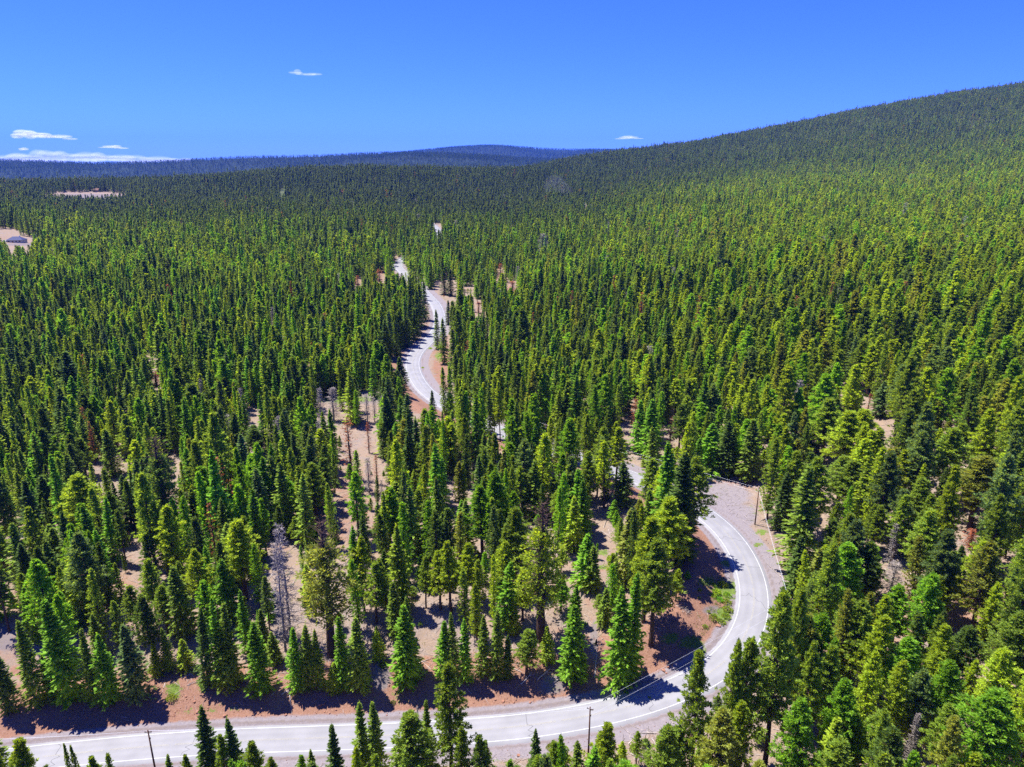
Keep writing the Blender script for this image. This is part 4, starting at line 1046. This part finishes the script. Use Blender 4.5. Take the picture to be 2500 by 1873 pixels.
# ------------------------------------------------------------------ boulders
def rock_mesh(seed):
    g = np.random.RandomState(seed); import bmesh
    bm = bmesh.new(); bmesh.ops.create_icosphere(bm, subdivisions=3, radius=1.0)
    axes = unit(g.normal(0, 1, (9, 3))); cuts = g.uniform(.55, .9, 9)
    for v in bm.verts:
        p = np.array(v.co)
        for a_, c_ in zip(axes, cuts):
            q = p @ a_
            if q > c_: p = p - a_ * (q - c_)
        p = p * np.array([1.15, .85, .7]) + g.normal(0, .015, 3)
        v.co = p
    me = bpy.data.meshes.new("boulder"); bm.to_mesh(me); bm.free(); me.materials.append(M_ROCK); return me
ROCKS = [rock_mesh(i) for i in range(5)]
BOULD = [(Z1, 1035, 1245, 22), (Z1, 1066, 1263, 14), (Z1, 1235, 1205, 20), (Z1, 1272, 1240, 18), (Z1, 1255, 1272, 22), (Z1, 1432, 1297, 28), (Z1, 380, 1397, 26), (Z1, 960, 1266, 15), (Z1, 1490, 1212, 18), (Z1, 1815, 1292, 18), (Z1, 1022, 1212, 18), (Z1, 1042, 1226, 13),
         (Z1, 2030, 1228, 26), (Z1, 2055, 1222, 20), (Z1, 1182, 1172, 15), (Z1, 1322, 1242, 14), (Z1, 1345, 1165, 12), (Z1, 2062, 1272, 12), (Z1, 1112, 1275, 12), (Z1, 900, 1130, 10), (Z2, 1115, 1206, 24), (Z2, 1287, 1211, 17), (Z2, 1215, 1548, 24), (Z2, 1183, 1212, 12),
         (Z2, 1066, 1192, 18), (Z2, 1462, 1542, 15), (Z2, 55, 1258, 15), (Z2, 375, 1292, 12), (Z2, 2185, 975, 16), (Z3, 97, 914, 16), (Z3, 78, 934, 20), (Z3, 50, 955, 26), (Z3, 66, 969, 15), (Z3, 380, 684, 26), (ZR, 390, 992, 30), (Z2, 700, 1180, 12), (Z1, 1640, 1285, 12), (Z1, 690, 1330, 9)]
br = random.Random(8); bl = []
for z, x, y, wd in BOULD:
    bx, by = z[0] + x * z[2], z[1] + y * z[2]; p = hit(bx, by); zd = project(*p)[2]; bl.append((bx, by, p, wd * z[2] / FPX * zd * .5))
bl.sort(key=lambda t: t[0])
cnts = {}
def bzone(bx, by): return "on the red bank left of the bank firs gap" if bx < 360 else "on bare red bank at left" if bx < 620 else "on the red bank below the middle firs" if bx < 1400 and by < 1800 else "on the gravel in front of the near road" if by >= 1800 else "on the slope inside the bend" if bx < 1800 else "in the small clearing on right slope"
for t in bl: cnts.setdefault(bzone(t[0], t[1]), []).append(t)
for z, ts in cnts.items():
    for k, (bx, by, p, r) in enumerate(ts):
        lab = f"rust-red boulder {z}" + ("" if len(ts) == 1 else ", leftmost such" if k == 0 else ", rightmost such" if k == len(ts) - 1 else f", {ORD[k]}from left")
        o = link("boulder", br.choice(ROCKS), None, loc=W(p) + Vector((0, 0, r * .25)), label=lab.replace("  ", " "), category="boulder", group="boulders on the slopes")
        o.scale = (r, r, r * br.uniform(.8, 1.1)); o.rotation_euler = (br.uniform(-.2, .2), br.uniform(-.2, .2), br.uniform(0, 6.28))

# ------------------------------------------------------------------ fallen logs and dead tops
def log_mesh(L, r, nb, g):
    A = np.zeros((1, 3)); b = MB(); n = 5
    pts = [(L * t, g.uniform(-.06, .06) * L * .3, r + .02) for t in np.linspace(0, 1, n)]
    b.tube(pts, list(np.linspace(r, r * .35, n)), 7)
    for _ in range(nb):
        t = g.uniform(.35, 1); s0 = Vector((L * t, 0, r)); l = g.uniform(.5, 1.8) * (1.3 - t * .5); d = Vector((g.uniform(.2, 1), g.uniform(-1.2, 1.2), g.uniform(.0, .9))).normalized()
        e = s0 + d * l; b.tube([s0, s0.lerp(e, .5) + Vector((0, 0, g.uniform(-.1, .15))), e], [.06, .04, .015], 4)
    return b.mesh("fallen_log", M_LOG)
LOGS = [("white fallen log lying up the slope beside the bend firs", Z2, 1698, 1055, 1712, 880, 10), ("pale fallen log on the bank below the round pine", Z2, 1230, 1100, 1300, 1025, 8), ("thin pale log on the bank left of the broad fir", Z2, 1330, 1072, 1415, 1000, 8),
        ("short pale log at the foot of the broad bank fir", Z2, 1440, 1090, 1490, 1045, 5), ("bleached fallen treetop on green grass inside the bend", Z3, 70, 540, 200, 610, 40), ("dark fallen snag leaning in the left woods", Z1, 690, 735, 765, 650, 14), ("pale fallen log in the left woods clearing", Z1, 880, 690, 990, 665, 8),
        ("thin white log under the small bank firs", Z1, 1160, 985, 1235, 1050, 4), ("grey log lying in the sandy gap of the central woods", Z2, 440, 455, 530, 470, 2), ("pale log among brush in the left woods gap", Z1, 1120, 760, 1200, 810, 8), ("grey fallen trunk under the pines near the turnout slope", Z4, 480, 1215, 590, 1260, 6),
        ("pale fallen branchy top on the bank between the left firs", Z1, 1790, 1165, 1850, 1125, 16), ("white tangle of dead branches below the near road at right", Z2, 1930, 1540, 1990, 1580, 34), ("white dead brush below the near road left of the tangle", Z2, 1520, 1560, 1580, 1590, 30)]
lg = np.random.RandomState(4)
for lab, z, x0, y0, x1, y1, nb in LOGS:
    A = W(hit(z[0] + x0 * z[2], z[1] + y0 * z[2])); B = W(hit(z[0] + x1 * z[2], z[1] + y1 * z[2])); L = min((B - A).length, 16)
    o = link("fallen_log", log_mesh(L, .17, nb, lg), None, loc=A, label=lab, category="log", group="fallen dead wood")
    o.rotation_euler = (B - A).to_track_quat('X', 'Z').to_euler()
    col = None
b = MB(); b.tube([(0, 0, -.3), (.05, 0, .8), (.15, .05, 1.7)], [.32, .26, .1], 7)
link("burnt_stump", b.mesh("burnt_stump", simple("charred_wood", (.02, .018, .016), .9, .2, 3.0)), None, loc=W(hit(800 + 1703 * .3843, 1250 + 848 * .3843)), label="black charred stump on the red slope behind the bend firs", category="stump")

# ------------------------------------------------------------------ shrubs
SHR = [shrub_geo(i) for i in range(4)]
SM = [(new_mesh("shrub_leaves", a_[0], a_[1], [M_NEEDLE]), new_mesh("shrub_stems", b_[0], b_[1], [M_BARK])) for a_, b_ in SHR]
SH = [(Z3, 365, 485, 55, 'y'), (Z3, 385, 530, 50, 'b'), (Z3, 425, 545, 60, 'g'), (Z3, 432, 590, 62, 'g'), (Z3, 425, 630, 55, 'g'), (Z3, 398, 665, 48, 'g'), (Z3, 350, 640, 60, 'g'), (Z3, 345, 440, 40, 'b'), (Z3, 400, 440, 60, 'y'), (Z3, 297, 690, 36, 'g'), (Z3, 195, 390, 36, 'b'), (Z3, 318, 600, 26, 'g'),
      (Z3, 265, 470, 30, 'g'), (Z3, 345, 505, 40, 'y'), (Z3, 430, 500, 46, 'b'), (Z3, 262, 515, 22, 'g'), (Z3, 95, 1225, 24, 'b'), (Z2, 1585, 1490, 44, 'g'), (Z2, 1530, 1575, 60, 'o'), (Z2, 1945, 1505, 56, 'o'), (Z2, 1420, 1500, 60, 'g'), (Z2, 2045, 1185, 30, 'g'), (Z2, 1320, 770, 40, 'b'), (Z2, 360, 980, 60, 'd'),
      (Z1, 1090, 1185, 66, 'g'), (Z1, 1295, 1100, 50, 'b'), (Z1, 975, 1000, 70, 'g'), (Z1, 1050, 970, 60, 'g'), (Z1, 950, 750, 60, 'g'), (Z1, 1170, 755, 60, 'y'), (Z2, 415, 1215, 40, 'd'), (Z3, 845, 400, 40, 'd'), (Z2, 1030, 1565, 26, 'o'), (Z2, 2180, 1290, 40, 'g'), (Z5, 700, 1200, 20, 'g'), (Z5, 755, 1060, 26, 'y'), (Z5, 645, 985, 20, 'y')]
sl = []
for z, x, y, wd, c in SH:
    bx, by = z[0] + x * z[2], z[1] + y * z[2]; p = hit(bx, by); zd = project(*p)[2]; sl.append((bx, by, p, wd * z[2] / FPX * zd * .52, c))
sl.sort(key=lambda t: t[0]); sg = {}
def szone(bx, by): return "beside the far S curve" if by < 1000 else "on the red bank above the near road" if bx < 1000 else "below the near road" if by > 1740 else "on the slope behind the bank" if bx < 1600 else "on grassy ground inside the bend" if bx < 1800 else "at the foot of the right slope"
for t in sl: sg.setdefault((PAL_NAME[t[4]], szone(t[0], t[1])), []).append(t)
for (cn, z), ts in sg.items():
    for k, (bx, by, p, r, c) in enumerate(ts):
        lab = f"low {cn} shrub {z}" + ("" if len(ts) == 1 else ", leftmost such" if k == 0 else ", rightmost such" if k == len(ts) - 1 else f", {ORD[k]}from left")
        root = link("shrub", None, loc=W(p), label=lab, category="shrub", group="low roadside shrubs"); root.rotation_euler = (0, 0, br.uniform(0, 6.28))
        a_, b_ = br.choice(SM)
        o = link("leaves", a_, root); o.scale = (r, r, r * br.uniform(.8, 1.15)); o.color = (*[v * br.uniform(.9, 1.1) for v in PAL[c]], 1)
        o = link("stems", b_, root); o.scale = (r, r, r)

# ------------------------------------------------------------------ ground cover, litter and stones: nobody could count them
g = np.random.RandomState(77)
def on_ground(n, y0, y1):
    Y = np.exp(g.uniform(math.log(y0), math.log(y1), n)); X = g.uniform(-.82, .82, n) * Y; return X, Y, ground(X, Y) + CAMZ
X, Y, Z = on_ground(42000, 105, 480); d, ix = road_dist(X, Y); k = np.abs(d) > 7.5; k &= (vnoise(X, Y, 7, 91) > .45) | (g.rand(len(X)) < .25)
k &= ~((d > 0) & (d < 14) & (ix < 380) & (g.rand(len(X)) < .9))
X, Y, Z = X[k], Y[k], Z[k]; n = len(X); az = g.uniform(0, 6.28, n); L = g.uniform(.5, 2.6, n) * np.where(g.rand(n) < .08, 2.4, 1)
A = np.stack([X, Y, Z + .04], 1); B = A + np.stack([np.cos(az) * L, np.sin(az) * L, np.zeros(n)], 1); B[:, 2] = ground(B[:, 0], B[:, 1]) + CAMZ + .05 + g.uniform(0, .22, n)
V_, F_ = limbs(A, B, .022 * L + .02, .02)
link("forest_litter", new_mesh("forest_litter", V_, F_, [M_LOG]), kind="stuff")
# low green plants and grass where the ground is green, and scattered under the trees
X, Y, Z = on_ground(60000, 105, 420); px, py, zd = project(X, Y, Z - CAMZ)
gv = np.zeros(len(X))
for cx, cy, rx_, ry_ in ((1690, 1570, 38, 20), (1640, 1560, 30, 16), (1770, 1440, 48, 36), (1765, 1500, 34, 30), (1770, 1375, 18, 10), (1710, 1595, 18, 16), (1740, 1540, 50, 40), (1725, 1420, 30, 14), (425, 1685, 26, 28), (497, 1675, 14, 22), (1755, 1163, 60, 9), (915, 1297, 34, 8), (840, 975, 100, 12)):
    gv = np.maximum(gv, 1.3 - np.sqrt(((px - cx) / rx_) ** 2 + ((py - cy) / ry_) ** 2))
d, ix = road_dist(X, Y)
k = ((gv > g.uniform(0, .9, len(X))) & (np.abs(d) > 7.2)) | ((g.rand(len(X)) < .10) & (vnoise(X, Y, 11, 92) > .5) & (np.abs(d) > 10) & ~((d > 0) & (d < 16) & (ix < 380)))
X, Y, Z = (np.repeat(v[k], 9) for v in (X, Y, Z)); n = len(X)
C = np.stack([X + g.normal(0, .35, n), Y + g.normal(0, .35, n), Z + g.uniform(.05, .35, n)], 1)
C[:, 2] = ground(C[:, 0], C[:, 1]) + CAMZ + g.uniform(.03, .32, n)
V_ = kites(C, unit(g.normal(0, 1, (n, 3)) + np.array([[0, 0, 1.4]])), unit(g.normal(0, 1, (n, 3)) + np.array([[0, 0, .5]])), g.uniform(.2, .45, n), g.uniform(.07, .16, n))
o = link("ground_plants", new_mesh("ground_plants", V_, np.arange(len(V_)).reshape(-1, 4), [M_NEEDLE]), kind="stuff"); o.color = (.13, .19, .035, 1)
# loose stones along the bank and the shoulders
X, Y, Z = on_ground(60000, 105, 330); d, ix = road_dist(X, Y)
k = ((d > 6.2) & (d < 19) & (ix < 400) & (g.rand(len(X)) < .5)) | ((d < -5.5) & (d > -16) & (g.rand(len(X)) < .18)); X, Y, Z = X[k], Y[k], Z[k]; n = len(X)
r = g.uniform(.05, .16, n) * np.where(g.rand(n) < .06, 2.0, 1); oct_ = np.array([[1, 0, 0], [0, 1, 0], [-1, 0, 0], [0, -1, 0], [0, 0, .8], [0, 0, -.8]])
V_ = (np.stack([X, Y, Z + r * .3], 1)[:, None] + oct_[None] * r[:, None, None] * g.uniform(.6, 1.3, (n, 6, 1))).reshape(-1, 3)
ft = np.array([[0, 1, 4], [1, 2, 4], [2, 3, 4], [3, 0, 4], [1, 0, 5], [2, 1, 5], [3, 2, 5], [0, 3, 5]])
link("loose_stones", new_mesh("loose_stones", V_, (np.arange(n)[:, None, None] * 6 + ft[None]).reshape(-1, 3), [M_ROCK]), kind="stuff")

# ------------------------------------------------------------------ house, cabin and vehicles far on the left
M_ROOF = simple("blue_grey_metal_roof", (.045, .052, .115), .75, .1, .3); M_WALL = simple("pale_siding", (.45, .45, .44), .8, .1, .4); M_BROWN = simple("brown_log_wall", (.16, .09, .06), .85, .2, .4)
M_WHITE = simple("white_vehicle_paint", (.6, .61, .63), .35, .05, 1.0); M_GLASS = simple("dark_glass", (.02, .025, .03), .15, .05, 1.0); M_TEAL = simple("teal_metal_roof", (.08, .42, .38), .5, .1, .4); M_TYRE = simple("tyre_rubber", (.02, .02, .02), .9, .1, 3.0)
def house(name, bx, by, rot, sx, sy, hw, hr, wall, roof, label, cat, hip=.25):
    p = W(hit(bx, by)); root = link(name, None, loc=p, label=label, category=cat); root.rotation_euler = (0, 0, rot)
    b = MB(); b.box((0, 0, hw / 2 - .5), (sx, sy, hw + 1)); link("wall", b.mesh("wall", wall), root)
    e = .6; X_, Y_ = sx / 2 + e, sy / 2 + e; r_ = sx / 2 * (1 - hip)
    b = MB(); b.add([(-X_, -Y_, hw), (X_, -Y_, hw), (X_, Y_, hw), (-X_, Y_, hw), (-r_, 0, hw + hr), (r_, 0, hw + hr), (-X_, -Y_, hw - .15), (X_, -Y_, hw - .15), (X_, Y_, hw - .15), (-X_, Y_, hw - .15)],
                    [(0, 1, 5, 4), (2, 3, 4, 5), (1, 2, 5), (3, 0, 4), (0, 6, 7, 1), (1, 7, 8, 2), (2, 8, 9, 3), (3, 9, 6, 0), (6, 9, 8, 7)]); rf = link("roof", b.mesh("roof", roof), root)
    b = MB(); b.box((sx * .2, sy * .1, hw + hr * .8), (.8, .8, hr * .9)); link("chimney", b.mesh("chimney", wall), rf)
    b = MB(); b.box((-sx * .1, -sy / 2 - .04, 1.05), (1.0, .1, 2.1)); link("door", b.mesh("door", M_BROWN), root)
    for q in (-.36, .12, .34):
        b = MB(); b.box((sx * q, -sy / 2 - .03, 1.6), (1.5, .08, 1.2)); link("window", b.mesh("window", M_GLASS), root)
house("house", 42, 592, .15, 15, 11, 2.8, 3.4, M_WALL, M_ROOF, "house with blue-grey roof in the clearing at far left", "house", .55)
house("cabin", 237, 468, -.2, 15, 9, 3.2, 4.5, M_BROWN, M_BROWN, "small brown cabin at the edge of the hilltop clearing", "cabin", .1)
house("shed", 222, 722, .5, 7, 6, 2.6, 2.2, M_WALL, M_TEAL, "teal-roofed shed nearly hidden among the left woods", "shed", .1)
def vehicle(name, bx, by, rot, L, Wd, Hh_, label, cat, boxy):
    p = W(hit(bx, by)); root = link(name, None, loc=p, label=label, category=cat); root.rotation_euler = (0, 0, rot)
    b = MB()
    if boxy: b.box((0, 0, Hh_ * .5 + .45), (L, Wd, Hh_)); b.box((L * .1, 0, Hh_ + .55), (1.0, .8, .25))
    else: b.box((0, 0, .75), (L, Wd, .7)); b.box((-.3, 0, 1.35), (L * .5, Wd * .92, .6), 0, .8)
    link("body", b.mesh("body", M_WHITE), root)
    for q in (-.3, .3) if not boxy else (-.12, .12):
        for sd_ in (-1, 1):
            b = MB(); b.tube([(L * q, sd_ * (Wd / 2 - .12), .36), (L * q, sd_ * (Wd / 2 + .06), .36)], .36, 12); link("wheel", b.mesh("wheel", M_TYRE), root)
    for q in (-.25, .05, .3) if boxy else (-.12, .08):
        b = MB(); b.box((L * q, -Wd / 2 * (1.0 if boxy else .90) - .02, 1.75 if boxy else 1.36), (.9, .06, .6 if boxy else .38)); link("window", b.mesh("window", M_GLASS), root)
vehicle("camper_trailer", 86, 577, .25, 7.5, 2.4, 2.4, "white camper trailer parked at the trees right of the house", "trailer", True)
vehicle("parked_car", 11, 591, -.2, 4.8, 1.9, 1.5, "white car parked left of the house with the blue-grey roof", "car", False)

# ------------------------------------------------------------------ clouds
def cloud_mat():
    m, nt, out = mat_new("cloud_vapour"); L = nt.links.new
    nv = N(nt, "ShaderNodeCombineXYZ"); nv.inputs[2].default_value = 1.0; d = N(nt, "ShaderNodeBsdfDiffuse"); L(nv.outputs[0], d.inputs["Normal"]); d.inputs["Color"].default_value = (.85, .86, .88, 1); t = N(nt, "ShaderNodeBsdfTranslucent"); t.inputs["Color"].default_value = (.85, .86, .88, 1)
    m1 = N(nt, "ShaderNodeMixShader"); m1.inputs[0].default_value = .45; L(d.outputs[0], m1.inputs[1]); L(t.outputs[0], m1.inputs[2])
    tr = N(nt, "ShaderNodeBsdfTransparent"); lw = N(nt, "ShaderNodeLayerWeight", i_Blend=.5)
    at = N(nt, "ShaderNodeObjectInfo"); sp = N(nt, "ShaderNodeSeparateColor"); L(at.outputs["Color"], sp.inputs[0])
    mr = N(nt, "ShaderNodeMapRange"); mr.interpolation_type = 'SMOOTHSTEP'; mr.inputs["From Min"].default_value = .92; mr.inputs["From Max"].default_value = .15; mr.inputs["To Max"].default_value = .5
    L(lw.outputs["Facing"], mr.inputs["Value"]); mu = N(nt, "ShaderNodeMath", operation='MULTIPLY'); L(mr.outputs[0], mu.inputs[0]); L(sp.outputs[0], mu.inputs[1])
    mx = N(nt, "ShaderNodeMixShader"); L(mu.outputs[0], mx.inputs[0]); L(tr.outputs[0], mx.inputs[1]); L(m1.outputs[0], mx.inputs[2]); L(mx.outputs[0], out.inputs["Surface"])
    return m
M_CLOUD = cloud_mat()
def cloud(label, x0, y0, x1, y1, zd, n, alpha, seed, puffs=None):
    g = np.random.RandomState(seed); import bmesh
    bm = bmesh.new(); w_ = (x1 - x0) / FPX * zd; h_ = (y1 - y0) / FPX * zd
    for i in range(n):
        u = (i + g.uniform(.2, .8)) / n; env = math.sin(math.pi * (u * .9 + .05)) ** .7
        if puffs: env = np.interp(u, *puffs)
        rz_ = h_ * .5 * env * g.uniform(.6, 1.0); rx_ = w_ / n * g.uniform(1.2, 2.2)
        mt = Matrix.Translation(((u - .5) * w_, g.uniform(-.3, .3) * h_ * 2, (-.5 + .5 * env) * h_ + g.uniform(-.06, .06) * h_)) @ Matrix.Diagonal((rx_, rx_, max(rz_, 5), 1))
        bmesh.ops.create_icosphere(bm, subdivisions=3, radius=1.0, matrix=mt)
    me = bpy.data.meshes.new("cloud"); bm.to_mesh(me); bm.free(); me.materials.append(M_CLOUD)
    me.polygons.foreach_set("use_smooth", np.ones(len(me.polygons), bool))
    c = at_depth((x0 + x1) / 2, (y0 + y1) / 2, zd)
    o = link("cloud", me, None, loc=(c[0], c[1], c[2] + CAMZ), label=label, category="cloud", group="small clouds in the sky"); o.color = (alpha, alpha, alpha, 1)
    o.rotation_euler = (0, 0, -math.atan2(c[0], c[1]))
cloud("bright white puffy cloud at the left above the blue hills", 46, 312, 162, 340, 16000, 9, .62, 1, ((0, .12, .3, .5, .7, .85, 1), (.3, 1, .9, .6, .35, .5, .25)))
cloud("small thin cloud low over the left hills", 255, 351, 297, 364, 26000, 4, .6, 2)
cloud("tiny faint cloud at the left edge", 50, 358, 64, 369, 26000, 3, .5, 3)
cloud("faint wispy cloud high in the blue sky left of centre", 716, 168, 776, 184, 9000, 7, .16, 4, ((0, .2, .5, .8, 1), (.5, .9, .3, .6, .4)))
cloud("small thin cloud low above the right end of the far hills", 1511, 330, 1562, 341, 22000, 5, .4, 5)
cloud("long pale band of cloud along the horizon behind the left hills", 20, 366, 560, 402, 42000, 34, .26, 6, ((0, .2, .5, .75, 1), (.5, 1, .8, .6, .15)))

# ------------------------------------------------------------------ haze
hz = bpy.data.materials.new("air_haze"); hz.use_nodes = True; nt = hz.node_tree; nt.nodes.clear()
ho = nt.nodes.new("ShaderNodeOutputMaterial"); hv = nt.nodes.new("ShaderNodeVolumePrincipled")
hv.inputs["Color"].default_value = (.06, .22, 1.0, 1); hv.inputs["Density"].default_value = 3.0e-5; hv.inputs["Anisotropy"].default_value = 0.0
nt.links.new(hv.outputs[0], ho.inputs["Volume"])
b = MB(); b.box((0, 6800, 20), (46000, 15000, 1200)); hm = b.mesh("haze", hz)
link("haze", hm, kind="stuff")

# ------------------------------------------------------------------ a thin drift of smoke over the far wood
sm = bpy.data.materials.new("smoke_drift"); sm.use_nodes = True; nt = sm.node_tree; nt.nodes.clear()
so = nt.nodes.new("ShaderNodeOutputMaterial"); sv = nt.nodes.new("ShaderNodeVolumePrincipled"); sv.inputs["Color"].default_value = (.85, .85, .9, 1)
sv.inputs["Density"].default_value = .0011; nt.links.new(sv.outputs[0], so.inputs["Volume"])
import bmesh
bm = bmesh.new(); gg = np.random.RandomState(6)
for i in range(5):
    bmesh.ops.create_icosphere(bm, subdivisions=2, radius=1.0, matrix=Matrix.Translation((-34 + i * 15 + gg.uniform(-5, 5), gg.uniform(-60, 60), 6 - i * 15)) @ Matrix.Diagonal((26 - i * 3, 30, 26, 1)))
me = bpy.data.meshes.new("smoke"); bm.to_mesh(me); bm.free(); me.materials.append(sm)
c = at_depth(1388, 462, 1500); link("smoke", me, None, loc=(c[0], c[1], c[2] + CAMZ), kind="stuff")
